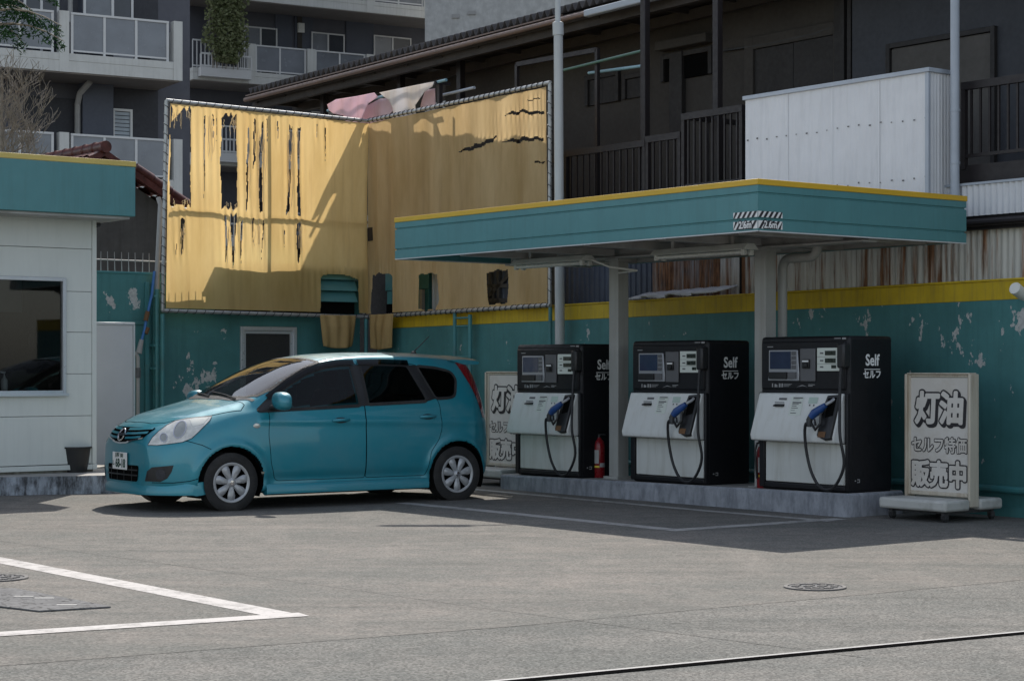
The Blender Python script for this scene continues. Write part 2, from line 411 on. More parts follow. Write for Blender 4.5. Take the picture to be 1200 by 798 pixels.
M['sign_base'] = mat('sign_base', (.46, .46, .43), .5, var=.1, dirt=(.16, .15, .12), damt=.75)
M['island'] = concrete('island', (.30, .315, .345), (.11, .12, .14), .65)
M['kerb'] = concrete('kerb', (.34, .37, .41), (.03, .03, .032), .92)
M['kerb_top'] = concrete('kerb_top', (.33, .32, .30), (.2, .19, .18), .5, False)
M['plinth'] = concrete('plinth', (.25, .235, .20), (.1, .085, .065), .8)
M['cladding'] = mat('cladding', (.62, .63, .59), .45, var=.025, dirt=(.4, .42, .4), damt=.2, streak=True)
M['panel_grey'] = mat('panel_grey', (.43, .44, .46), .45, var=.05)
M['alu'] = mat('alu', (.50, .52, .54), .35, .4, var=.06)
M['door_dark'] = mat('door_dark', (.022, .022, .022), .6, var=.2)
M['dark_room'] = mat('dark_room', (.055, .055, .05), .8)
M['brown_steel'] = mat('brown_steel', (.013, .0095, .010), .55, var=.25)
M['brown_wood'] = mat('brown_wood', (.035, .028, .024), .7, var=.3, scale=5)
M['gallery_wall'] = mat('gallery_wall', (.046, .041, .036), .9, var=.12, bmp=.4, bscale=30)
M['gallery_blue'] = mat('gallery_blue', (.04, .043, .05), .8, var=.12)
M['gallery_dark'] = mat('gallery_dark', (.017, .015, .0145), .7, var=.2)
M['door_board'] = mat('door_board', (.066, .06, .053), .7, var=.2)
M['corr_white'] = mat('corr_white', (.62, .63, .645), .5, var=.05, dirt=(.4, .41, .42), damt=.35, streak=True)
M['corr_grey'] = mat('corr_grey', (.36, .39, .42), .55, var=.1, dirt=(.2, .2, .2), damt=.4, streak=True)
M['corr_blue'] = mat('corr_blue', (.06, .075, .11), .55, var=.2, dirt=(.03, .035, .05), damt=.5, streak=True)
M['roof_sheet'] = mat('roof_sheet', (.05, .045, .045), .7, var=.25)
M['gutter_brown'] = mat('gutter_brown', (.16, .11, .09), .5, var=.15)
M['gutter_grey'] = mat('gutter_grey', (.36, .4, .45), .5, var=.08)
M['pole_grey'] = mat('pole_grey', (.44, .46, .46), .4, var=.06, dirt=(.3, .3, .28), damt=.3, streak=True)
M['rust_pale'] = rust_sheet('rust_pale', (.74, .72, .64), .52, .62)
M['rust_dark'] = rust_sheet('rust_dark', (.40, .40, .40), .44, .58, (.05, .022, .015))
M['rust_mid'] = rust_sheet('rust_mid', (.70, .68, .62), .50, .62)
M['tarp'] = cloth('tarp', (.84, .605, .27), .58, .14)
M['strand'] = cloth('strand', (.86, .76, .55), .5, .1)
M['label_grey'] = mat('label_grey', (.34, .34, .33), .5)
M['iron_cover'] = mat('iron_cover', (.115, .11, .105), .8, var=.25, scale=15)
M['tarp_old'] = cloth('tarp_old', (.78, .575, .31), .52, .2)
M['shirt_pink'] = cloth('shirt_pink', (.92, .73, .80), .5, .06)
M['shirt_white'] = cloth('shirt_white', (.88, .86, .88), .5, .05)
M['cloth_pink'] = cloth('cloth_pink', (.88, .72, .79), .5, .08)
M['flap'] = cloth('flap', (.50, .36, .17), .3, .25)
M['apt_wall'] = mat('apt_wall', (.078, .08, .095), .75, var=.08, scale=1.2)
M['apt_dark'] = mat('apt_dark', (.035, .036, .042), .8, var=.12)
M['apt_col'] = mat('apt_col', (.07, .078, .10), .75, var=.06)
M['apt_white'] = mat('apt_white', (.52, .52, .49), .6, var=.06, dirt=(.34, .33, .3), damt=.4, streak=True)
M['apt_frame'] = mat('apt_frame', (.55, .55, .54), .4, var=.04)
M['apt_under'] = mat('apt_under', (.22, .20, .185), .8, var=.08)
M['frost'] = mat('frost', (.16, .172, .19), .22, var=.3, scale=.6)
M['win_dark'] = mat('win_dark', (.03, .034, .042), .1, var=.2)
M['blind'] = mat('blind', (.35, .40, .44), .35, var=.2, scale=1.5)
M['grey_render'] = concrete('grey_render', (.43, .43, .415), (.33, .33, .32), .5)
M['house_wall'] = mat('house_wall', (.085, .08, .075), .9, var=.2, dirt=(.05, .045, .04), damt=.5, streak=True, bmp=.3)
M['tile'] = tiles('tile')
M['bark'] = mat('bark', (.23, .20, .165), .9, var=.3, scale=8)
M['conifer'] = leaf('conifer', (.010, .030, .014), (.030, .066, .028))
M['dry_leaf'] = leaf('dry_leaf', (.06, .06, .025), (.13, .12, .06))
M['ivy'] = leaf('ivy', (.13, .16, .07), (.30, .32, .18))
M['iron'] = mat('iron', (.05, .05, .052), .75, .0, var=.3, scale=15)
M['iron_pale'] = mat('iron_pale', (.125, .125, .126), .85, .0, spec=.2, var=.3, scale=15)
M['hole'] = mat('hole', (.006, .006, .006), .95, spec=0.0)  # near-black colour standing in for shade inside openings; also plain black gaps
M['blue_hose'] = mat('blue_hose', (.03, .14, .38), .45, var=.1)
M['rust_bit'] = mat('rust_bit', (.14, .07, .03), .8, var=.3)
M['green_pole'] = mat('green_pole', (.06, .14, .11), .4)
M['cyan_pole'] = mat('cyan_pole', (.2, .36, .42), .35)
M['lamp_glass'] = mat('lamp_glass', (.6, .6, .56), .25)
M['office_glass'] = glass_mat('office_glass', (.55, .58, .58), .75)
M['bottle'] = mat('bottle', (.6, .62, .62), .2)
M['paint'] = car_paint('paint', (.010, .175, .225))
M['chrome'] = mat('chrome', (.6, .6, .62), .12, 1.0, var=.03)
M['wheel_silver'] = mat('wheel_silver', (.40, .41, .42), .38, .35, var=.06, dirt=(.18, .16, .14), damt=.35)
M['lamp_lens'] = mat('lamp_lens', (.62, .61, .55), .1, .3, var=.35, scale=9, coat=1)
M['lamp_dark'] = mat('lamp_dark', (.34, .35, .32), .1, .5, var=.2, coat=1)
M['taillight'] = mat('taillight', (.17, .008, .012), .12, coat=1)
M['glass_front'] = glass_mat('glass_front', (.62, .72, .68), .72, ior=1.75)
M['glass_side'] = glass_mat('glass_side', (.5, .56, .54), .7, ior=1.36)
M['glass_rear'] = glass_mat('glass_rear', (.3, .32, .33), .22, ior=1.4)
M['seat'] = mat('seat', (.03, .03, .033), .8)
M['dash'] = mat('dash', (.035, .034, .033), .6)
M['plate'] = mat('plate', (.70, .70, .67), .4, var=.03)
M['plate_green'] = mat('plate_green', (.01, .05, .03), .5)
M['pad'] = mat('pad', (.30, .295, .285), .7, var=.1)
ALPHA = 37.7
S = Frame((0, 0), ALPHA - 90)                 # x = along the pump row to the right and nearer, y = away from it
WA = Frame((4.72, 18.0), -57.2)               # long teal wall behind the pumps
WB = Frame((-2.16, 28.68), ALPHA)             # wall with the door; y = 0 is the plane of the screen
OF = Frame((-4.84, 22.3), ALPHA)              # office
CN = Frame((2.21, 17.26), ALPHA - 90)         # canopy, origin under its near corner
# ------------------------------------------------------------------ ground
g = MB(); g.quad((-400, -60, 0), (400, -60, 0), (400, 900, 0), (-400, 900, 0))
tag(g.build('ground', M['asphalt']), kind='structure')
p = [gnd(-60, 785), gnd(300, 757), gnd(600, 734), gnd(820, 714), gnd(1030, 695), gnd(1290, 671)]
fc = MB(); ps = [(q.x, q.y, .0015) for q in p] + [(7.6, 19, .0015), (0, 31, .0015), (-22, 31, .0015)]
fc.add(ps, [tuple(range(len(ps)))]); tag(fc.build('forecourt', M['forecourt']), kind='structure')
def strip(name, pts, wid, z, m, label=None):
    """painted line on the ground through points given on the ground"""
    s = MB(); pts = [Vector((q.x, q.y, 0)) for q in pts]
    L = []; Rr = []
    for i, q in enumerate(pts):
        d = (pts[min(i + 1, len(pts) - 1)] - pts[max(i - 1, 0)]).normalized(); n = Vector((-d.y, d.x, 0))
        if 0 < i < len(pts) - 1:
            d1 = (pts[i] - pts[i - 1]).normalized(); d2 = (pts[i + 1] - pts[i]).normalized()
            n1 = Vector((-d1.y, d1.x, 0)); n2 = Vector((-d2.y, d2.x, 0)); n = (n1 + n2).normalized(); n = n / max(.3, n.dot(n1))
        L.append(q + n * wid / 2); Rr.append(q - n * wid / 2)
    for i in range(len(pts) - 1):
        s.quad(*[(v.x, v.y, z) for v in (L[i], Rr[i], Rr[i + 1], L[i + 1])])
    return tag(s.build(name, m), kind='structure')
strip('painted_line', [gnd(-150, 628), gnd(0, 656.5), gnd(325, 719.8)], .19, .0035, M['line'])
strip('painted_line', [gnd(-200, 756.5), gnd(0, 743.5), gnd(356, 720.3)], .17, .0050, M['line'])
strip('painted_line', [gnd(470, 589.3), gnd(560, 597.8), gnd(792, 621.2), gnd(985, 608)], .17, .0035, M['line_old'])
strip('painted_line', [gnd(540, 572.2), gnd(820, 598.2), gnd(975, 611)], .15, .0050, M['line_old'])
# drain slot across the front: flat strips, the slot's shade put into black colour
a, b = gnd(560, 802), gnd(1260, 736)
strip('drain_channel', [a + Vector((0, .05, 0)), b + Vector((0, .05, 0))], .03, .0035, M['pad']); strip('drain_channel', [a + Vector((0, -.02, 0)), b + Vector((0, -.01, 0))], .058, .0050, M['hole'])
# fine joints in the paving
for q in ([(0, 634), (420, 692), (560, 712), (1010, 770)],):
    strip('paving_joint', [gnd(*k) for k in q], .008, .0025, M['asphalt'])

# ------------------------------------------------------------------ pump island
isl = Frame((3.16, 18.10), ALPHA - 90)        # origin: near front corner on the ground
def isl_top(x): return .225 + (x / -5.45) * (.170 - .225)
def build_island():
    L, D = -5.45, .86; m = MB()
    def ring(z0f, ins):
        r_ = .10; pts = []
        for cx, cy, a0 in ((-r_ , r_, -90), (-r_, D - r_, 0), (L + r_, D - r_, 90), (L + r_, r_, 180)):
            for k in range(6):
                a_ = R(a0 + 90 * k / 5); pts.append((cx + (r_ - ins) * math.cos(a_), cy + (r_ - ins) * math.sin(a_)))
        return [(x, y, z0f(x)) for x, y in pts]
    rs = [ring(lambda x: -.03, 0), ring(lambda x: isl_top(x) - .02, 0), ring(lambda x: isl_top(x), .02)]
    n = len(rs[0]); vs = rs[0] + rs[1] + rs[2]
    fs = [(k * n + i, k * n + (i + 1) % n, (k + 1) * n + (i + 1) % n, (k + 1) * n + i) for k in (0, 1) for i in range(n)]
    m.add(vs, fs, 0, True); m.add(rs[2], [tuple(range(n))], 1)
    o = m.build('pump_island', [M['island'], M['kerb_top']], loc=(3.16, 18.10, 0), rot=isl.rot)
    tag(o, kind='structure')
build_island()

# ------------------------------------------------------------------ raised kerb in front of the office
k0 = gnd(-260, 583.5); k1 = gnd(0, 580.8); k2 = gnd(123, 578.3); k3 = k2 + Vector((.95, .45, 0))
kb = MB(); KT = .205
def wall_between(a, b, z0, z1, m=0): kb.quad((a.x, a.y, z0), (b.x, b.y, z0), (b.x, b.y, z1), (a.x, a.y, z1), m)
back = [k3 + OF.m.to_3x3() @ Vector((0, 6, 0)), k0 + OF.m.to_3x3() @ Vector((0, 6, 0))]
loop = [k0, k1, k2, k3] + back
for i in range(len(loop)): wall_between(loop[i], loop[(i + 1) % len(loop)], -.03, KT)
kb.add([(q.x, q.y, KT) for q in loop], [tuple(range(len(loop)))], 1)
tag(kb.build('kerb', [M['kerb'], M['kerb_top']], bevel=.012), kind='structure')

# ------------------------------------------------------------------ office
def office():
    zb = KT; x_l = -9.0; zt = 3.2
    wx1 = OF.x(77); wz1, wz0 = OF.z(77, 325.5), OF.z(77, 462)
    t = thing('office_building', 'white panelled kiosk office with teal and pale yellow roof band and a big window', 'office', (OF.o.x, OF.o.y, 0), OF.rot)
    c = MB(); c.box(x_l, 0, .03, 4, zb + .14, zt)       # core behind the cladding (with the window cut below)
    core = MB()
    core.box(x_l, x_l + .1, .06, 4, zb, zt); core.box(-.12, -.02, .06, 4, zb, zt); core.box(x_l, 0, 3.9, 4, zb, zt)
    core.box(x_l + .1, -.12, .06, 3.9, zb + .02, zb + .1); core.box(x_l + .1, -.12, .06, 3.9, zt - .3, zt - .2)
    core.build('inner_wall', M['dark_room'], t)
    m = MB(); step = .475; z = OF.z(112, 543)
    zs = [z]
    for yy in (487, 438, 389.5, 342, 292): zs.append(OF.z(100, yy))
    zs.append(zt)
    for a_, b_ in zip(zs[:-1], zs[1:]):
        a_ += .0025; b_ -= .0025
        if b_ <= wz0 or a_ >= wz1: m.box(x_l, -.045, 0, .06, a_, b_)
        else:
            if a_ < wz0: m.prism([(x_l, a_), (-.045, a_), (-.045, b_), (wx1, b_), (wx1, wz0), (x_l, wz0)], 0, .06)
            elif b_ > wz1: m.prism([(wx1, a_), (-.045, a_), (-.045, b_), (x_l, b_), (x_l, wz1), (wx1, wz1)], 0, .06)
            else: m.box(wx1, -.045, 0, .06, a_, b_)
            m.box(x_l, x_l + .5, 0, .06, max(a_, wz0), min(b_, wz1))
    for a_, b_ in zip(zs[:-1], zs[1:]): m.box(-.06, 0.0, .065, 4, a_ + .004, b_ - .004)
    m.build('wall_cladding', M['cladding'], t, bevel=.003)
    m = MB(); m.box(-.042, .012, -.012, .062, zs[0], zt); m.box(x_l, -.045, -.02, .05, zs[0] - .065, zs[0] - .006); m.box(-.044, .014, -.022, .06, zs[0] - .065, zs[0] - .003)
    m.build('corner_trim', M['cladding'], t, bevel=.004)
    m = MB(); m.box(x_l, -.02, .02, 4, zb - .02, zs[0] - .03); m.build('plinth', M['plinth'], t)
    # window
    fr = MB(); w0 = x_l + .52; fw = .045
    fr.box(wx1 - fw, wx1 - .004, -.035, .05, wz0 + .002, wz1 - .002); fr.box(w0, wx1 - fw, -.035, .05, wz1 - fw, wz1 - .002)
    fr.box(w0, wx1 - fw, -.035, .05, wz0 + .002, wz0 + fw); fr.box(w0, w0 + fw, -.033, .05, wz0 + fw, wz1 - fw)
    fr.box(w0 - .02, wx1 + .015, -.06, -.036, wz0 - .02, wz0 + .012)
    f = fr.build('window', M['alu'], t, bevel=.004)
    pn = MB(); pn.quad((w0 + fw, .01, wz0 + fw), (wx1 - fw, .01, wz0 + fw), (wx1 - fw, .01, wz1 - fw), (w0 + fw, .01, wz1 - fw))
    pn.build('pane', M['office_glass'], f)
    # roof band
    yb = -.5; xr = CNV = OF.x(158.8, yb); z0, z1 = OF.z(158.8, 254, yb), OF.z(158.8, 189.7, yb); zy = OF.z(158.8, 196, yb)
    m = MB(); m.box(x_l - .4, xr, yb, 4.3, z0, zy); m.build('roof_band', M['teal_trim'], t, bevel=.006)
    m = MB(); m.box(x_l - .4, xr + .006, yb - .006, 4.306, zy + .001, z1); m.build('roof_trim', M['yellow_pale'], t, bevel=.004)
    m = MB(); m.box(x_l - .3, xr - .05, yb + .05, 4.25, z0 - .03, z0 - .002); m.build('soffit', M['soffit'], t)
    m = MB(); m.tube([(xr - .1, .25, z0 - .05), (xr - .1, 3.8, z0 - .05)], .03); m.build('gutter_pipe', M['black'], t)
    # inside
    r_ = random.Random(4)
    t2 = thing('desk', 'dark counter behind the office window glass', 'desk', OF.w(-2.6, 1.0, zb), OF.rot)
    m = MB(); m.box(-1.6, 1.6, 0, .6, .08, .78); m.build('counter', M['gallery_dark'], t2, bevel=.01)
    m = MB(); m.box(-1.7, 1.7, -.03, .63, .782, .82); m.build('desktop', M['gallery_wall'], t2, bevel=.006)
    o = MB(); o.box(0, 1.0, 0, .03, 0, .55)
    xx, zz = OF.hit(30, 366, 1.8)
    tag(o.build('notice_board', M['blind'], loc=OF.w(xx - 1.0, 1.8, zz), rot=OF.rot), 'pale notice board inside the office behind the window', 'notice board')
    xx, zz = OF.hit(46, 400, 1.5)
    t3 = thing('desk_fan', 'round grey fan standing inside the office window', 'fan', OF.w(xx, 1.5, .99), OF.rot)
    m = MB(); m.lathe([(.001, -.06), (.12, -.05), (.15, 0), (.12, .05), (.001, .06)], 20, (0, 0, zz - .99), 'y'); m.build('fan_head', M['grey_plastic'], t3)
    m = MB(); m.tube([(0, .08, 0), (0, .08, zz - .99)], .015); m.lathe([(.001, .035), (.12, .03), (.13, 0)], 20, (0, .08, 0)); m.build('stand', M['grey_plastic'], t3)
    # sanitiser on the sill
    xx, zz = OF.hit(5, 458, .1)
    t4 = thing('pump_bottle', 'white pump bottle standing on the office window sill', 'bottle', OF.w(xx, .1, wz0 + fw), OF.rot)
    m = MB(); m.lathe([(.001, 0), (.036, 0), (.038, .01), (.038, .11), (.03, .135), (.014, .15), (.014, .165), (.001, .165)], 16); m.build('bottle_body', M['bottle'], t4)
    m = MB(); m.tube([(0, 0, .16), (0, 0, .205)], .007, 8); m.box(-.045, .012, -.01, .01, .2, .215); m.build('nozzle', M['bottle'], t4)
office()
# grey panel beside the office
def side_panel():
    y0 = .85; xa, xb = OF.x(108, y0), OF.x(157.5, y0); zt = OF.z(157, 378, y0)
    t = thing('partition_panel', 'plain light grey metal panel standing between office and teal wall', 'panel', OF.w(xb, y0, KT), OF.rot)
    m = MB(OF and (0, 0, 0)); wd = xb - xa
    m.box(-wd, -.02, 0, .05, .03, zt - KT - .035); m.build('board', M['panel_grey'], t, bevel=.004)
    m = MB(); m.box(-wd, .004, -.012, .062, zt - KT - .033, zt - KT); m.build('cap', M['alu'], t, bevel=.004)
    m = MB(); m.box(-.018, .004, -.012, .062, 0, zt - KT - .035); m.build('edge_post', M['alu'], t)
side_panel()
# bucket
def bucket():
    q = gnd(88.5, 553, KT); t = thing('bucket', 'black plastic bucket standing on the kerb at the office corner', 'bucket', q, .5)
    s = 1.0; m = MB()
    m.lathe([(.001, .004), (.135, 0), (.172, .275), (.185, .276), (.185, .294), (.176, .296), (.167, .27), (.132, .012), (.001, .012)], 28); m.build('pail', M['black'], t)
    m = MB(); m.tube([(.183 * math.cos(R(a)), .03 * math.sin(R(a)), .286 + .065 * math.sin(R(a))) for a in range(0, 181, 12)], .009, 8); m.build('handle', M['black'], t)
bucket()

# ------------------------------------------------------------------ long wall behind the pumps
def wall_a():
    xl, xr = -12.62, 3.2; zt0, zt1, zb0, zb1 = 2.17, 2.24, 1.985, 2.06
    def lz(x, a, b): return b + (x / -12.7) * (a - b)
    t = thing('boundary_wall', 'long teal wall with a yellow band along its top, paint flaking behind the pumps', 'wall', (WA.o.x, WA.o.y, 0), WA.rot)
    chips = [(.6, 1.75, .5, .4, .14), (-2.1, 1.72, .35, .35, .16), (.9, 1.0, .8, .8, .07), (-.35, 1.55, .35, .3, .15), (-1.7, 1.35, .4, .6, .10), (.05, 1.72, .55, .42, .17), (-1.0, 1.78, .8, .38, .13), (-.5, 1.2, .9, .5, .05), (.4, 1.1, .5, .7, .07), (-7.2, 1.72, .18, .32, .2), (-5.6, 1.75, .2, .3, .1), (-10.3, 1.6, .2, .3, .1), (-3.0, 1.8, .5, .3, .07)]
    M['wall_a'] = wall_paint('wall_a', TEAL, chips, .022)
    y = .12; m = MB()
    m.prism([(xl, -.02), (xr, -.02), (xr, lz(xr, zb0, zb1)), (xl, lz(xl, zb0, zb1))], y, y + .16)
    m.build('wall', M['wall_a'], t)
    m = MB(); e = .006
    m.prism([(xl, lz(xl, zb0, zb1) + .0005), (xr, lz(xr, zb0, zb1) + .0005), (xr, lz(xr, zt0, zt1)), (xl, lz(xl, zt0, zt1))], y - .004, y + .17)
    m.build('yellow_band', M['yellow_band'], t, bevel=.006)
    m = MB(); m.prism([(xl, lz(xl, zt0, zt1) + .001), (xr, lz(xr, zt0, zt1) + .001), (xr, lz(xr, zt0, zt1) + .022), (xl, lz(xl, zt0, zt1) + .022)], y - .014, y + .18)
    m.build('coping', M['yellow_band'], t, bevel=.004)
    m = MB(); zz = .26
    m.tube([(-7, y - .07, zz), (2.9, y - .07, zz)], .036)
    m.build('pipe', M['teal_pipe'], t)
    m = MB(); m.box(xl, xr, y - .03, y, -.02, .10); m.build('footing', M['wall_a'], t)
wall_a()
# ------------------------------------------------------------------ wall with the door
def wall_b():
    y = .28; xl, xr = -7.5, .05; zt = 2.71
    t = thing('boundary_wall', 'teal wall with a screened door, flaked paint and spikes along its top, behind the car', 'wall', (WB.o.x, WB.o.y, 0), WB.rot)
    x1, z1 = WB.hit(222, 448, y); x2, _ = WB.hit(243, 440, y); x3, _ = WB.hit(232, 405, y); x4, z4 = WB.hit(128, 352, y); x5, z5 = WB.hit(157, 350, y); x6, z6 = WB.hit(265, 398, y)
    chips = [(x1, z1 - .1, .30, .5, .22), (x2, z1 + .02, .3, .42, .20), (x3, z1 + .42, .45, .5, .10), (x4, z4, .14, .3, .18), (x5, z5, .14, .25, .22), (x6, z6, .2, .25, .13)]
    M['wall_b'] = wall_paint('wall_b', TEAL, chips, .012)
    dx0, dx1 = WB.x(281, y), WB.x(347, y); dz = WB.z(300, 382.5, y)
    m = MB(); m.box(xl, dx0, y, y + .15, -.02, zt); m.box(dx1, xr, y, y + .15, -.02, zt); m.box(dx0, dx1, y, y + .15, dz, zt)
    m.build('wall', M['wall_b'], t)
    fr = MB(); k = .06
    fr.box(dx0 + .002, dx0 + k, y - .03, y + .1, 0, dz - .003); fr.box(dx1 - k, dx1 - .002, y - .03, y + .1, 0, dz - .003); fr.box(dx0 + k, dx1 - k, y - .03, y + .1, dz - k, dz - .003)
    d = fr.build('door', M['alu'], t, bevel=.004)
    m = MB(); m.box(dx0 + k, dx1 - k, y + .02, y + .05, .02, dz - k - .001); m.build('door_screen', M['door_dark'], d)
    m = MB(); m.box(dx0 + k + .001, dx0 + k + .04, y + .0, y + .019, .05, dz - k - .002); m.box(dx1 - k - .04, dx1 - k - .001, y, y + .019, .05, dz - k - .002); m.box(dx0 + k + .04, dx1 - k - .04, y, y + .019, dz - k - .045, dz - k - .002)
    m.build('screen_frame', M['alu'], d)
    # raised framing on the left part: old gate members
    m = MB()
    for px in (171, 180): xx = WB.x(px, y); m.box(xx - .03, xx + .03, y - .05, y - .002, .1, 2.6)
    x0_, x1_ = WB.x(113, y), WB.x(171, y)
    m.box(x0_ - .6, x1_ - .03, y - .03, y - .002, WB.z(140, 380, y), WB.z(140, 380, y) + .05); m.box(x0_ - .6, xr - .1, y - .012, y + .16, zt, zt + .03)
    m.build('frame_rail', M['teal_pipe'], t, bevel=.004)
    # spikes
    m = MB(); za = zt + .03; zz = WB.z(140, 305, y + .07)
    x_ = xl + .2
    while x_ < WB.x(250, y): 
        m.tube([(x_, y + .07, za), (x_ + random.uniform(-.01, .01), y + .07, za + .27)], [.009, .004], 6); x_ += .105
    m.tube([(xl + .1, y + .085, zz), (WB.x(250, y), y + .085, zz)], .011, 6)
    m.build('spike_rail', M['pad'], t)
wall_b()
# teal louvred housing behind the screen
def vent_housing():
    x0, x1 = WB.x(254, .1), -.10; y0, y1 = .10, .275; z0 = 2.20
    zt = 2.91
    t = thing('louvre_housing', 'teal louvred housing seen through the cut hole left of the screen corner', 'housing', WB.w(x0, y0, z0), WB.rot)
    of = (x0, y0, z0)
    m = MB(of); m.box(x0, x1, y0 + .10, y1, z0, zt - .04); m.box(x0 - .03, x1 + .03, y0 - .02, y1 + .03, zt - .039, zt); m.build('casing', M['teal_pipe'], t)
    m = MB(of)
    for i in range(3):
        za = 2.385 + i * .165
        m.add([(x0, y0 + .095, za + .15), (x1, y0 + .095, za + .15), (x1, y0 + .01, za), (x0, y0 + .01, za)], [(0, 3, 2, 1)]); 
    m.build('louvre', M['teal_trim'], t, solid=.012)
    m = MB(of); m.box(x0 + .02, x1 - .02, y0 + .07, y0 + .098, 2.21, 2.38); m.build('opening', M['hole'], t)  # solid black block, the darkness of the opening is its colour
    bx = thing('steel_cabinet', 'teal steel cabinet seen through the cut hole right of the screen corner', 'cabinet', WB.w(.34, -1.1, 0), WB.rot)
    of = (.34, -1.1, 0); m = MB(of); m.box(.34, .9, -1.1, -.02, 0, 2.56); m.box(.32, .92, -1.13, 0, 2.561, 2.95); m.build('casing', M['teal_pipe'], bx, bevel=.006)
    m = MB(of); m.box(.30, .339, -.42, -.06, 2.1, 2.36); m.build('opening', M['hole'], bx)  # no real cavity: shade inside the cabinet painted as a black block
    m = MB(of); m.box(.26, .31, -1.05, -.98, 1.6, 2.55); m.build('upright', M['post_grey'], bx)
vent_housing()
# ------------------------------------------------------------------ torn yellow screen
def inside(poly, X, Z):
    r_ = np.zeros(X.shape, bool); n = len(poly); j = n - 1
    for i in range(n):
        xi, zi = poly[i]; xj, zj = poly[j]
        with np.errstate(divide='ignore', invalid='ignore'):
            c = ((zi > Z) != (zj > Z)) & (X < (xj - xi) * (Z - zi) / (zj - zi + 1e-12) + xi)
        r_ ^= c; j = i
    return r_
rng = np.random.default_rng(7)
def sheet(F, off, corners, tears, name, parent, wav, mt='tarp', cell=(.009, .014), y0=0.0):
    """hanging cloth between four photo corners on plane y0, with torn-out pieces"""
    (xa, za), (xb, zb), (xc, zc), (xd, zd) = [F.hit(px, py, y0) for px, py in corners]     # tl, tr, br, bl
    wd = max(abs(xb - xa), abs(xc - xd)); hg = max(za - zd, zb - zc); nx, nz = int(wd / cell[0]), int(hg / cell[1])
    U, V = np.meshgrid(np.linspace(0, 1, nx + 1), np.linspace(0, 1, nz + 1))
    X = (xa * (1 - U) + xb * U) * (1 - V) + (xd * (1 - U) + xc * U) * V
    Z = (za * (1 - U) + zb * U) * (1 - V) + (zd * (1 - U) + zc * U) * V
    Y = y0 + wav(X, Z, U, V)
    keep = np.ones((nz, nx), bool)
    cx = (X[:-1, :-1] + X[1:, 1:]) / 2; cz = (Z[:-1, :-1] + Z[1:, 1:]) / 2
    jx = cx + .005 * np.sin(cz * 9 + 7 * np.sin(cx * 3)) + .003 * np.sin(cz * 31 + cx * 13); jz = cz + .03 * np.sin(cx * 47 + 2 * np.sin(cx * 19)) * (cz > 2.9)
    if F is WA: jz = cz + .012 * np.sin(cx * 21)
    for poly in tears:
        pl = [F.hit(px, py, y0) for px, py in poly]; keep &= ~inside(pl, jx, jz)
        # loose edges curl out of the plane
        mx = sum(q[0] for q in pl) / len(pl); mz = sum(q[1] for q in pl) / len(pl)
        rx = max(q[0] for q in pl) - min(q[0] for q in pl); rz = max(q[1] for q in pl) - min(q[1] for q in pl)
        d = ((X - mx) / (rx * .8 + .06)) ** 2 + ((Z - mz) / (rz * .6 + .06)) ** 2
        Y += .009 * np.exp(-d * 1.6) * np.sin(X * 60 + Z * 1.5)
    idx = np.arange((nx + 1) * (nz + 1)).reshape(nz + 1, nx + 1)
    a, b, c, d = idx[:-1, :-1][keep], idx[1:, :-1][keep], idx[1:, 1:][keep], idx[:-1, 1:][keep]
    used = np.unique(np.concatenate([a, b, c, d])); rm = -np.ones(idx.size, int); rm[used] = np.arange(len(used))
    vs = np.stack([X.ravel(), Y.ravel(), Z.ravel()], 1)[used] - np.array(off)
    m = MB(); m.add([tuple(map(float, v)) for v in vs], [tuple(int(rm[k]) for k in f) for f in zip(a, b, c, d)], 0, True)
    return m.build(name, M[mt], parent, sharp=180)
t_scr = thing('tarpaulin_screen', 'tattered yellow tarpaulin screen lashed to a pipe frame above the teal walls', 'screen', (WB.o.x, WB.o.y, 0), WB.rot)
def waveB(X, Z, U, V): return .014 * np.sin(X * 4.1 + .5 * np.sin(Z * 2)) + .004 * np.sin(X * 13 + Z) + .02 * np.sin(V * 3.1) - .0
def waveA(X, Z, U, V): return .003 * np.sin(X * 23 + 2 * np.sin(X * 3)) * (.4 + .6 * V) + .014 * np.sin(X * 4.3 + .6 * np.sin(Z * 2)) + .010 * np.sin(X * 11 + Z * .7) + .02 * np.sin(V * 3.1)
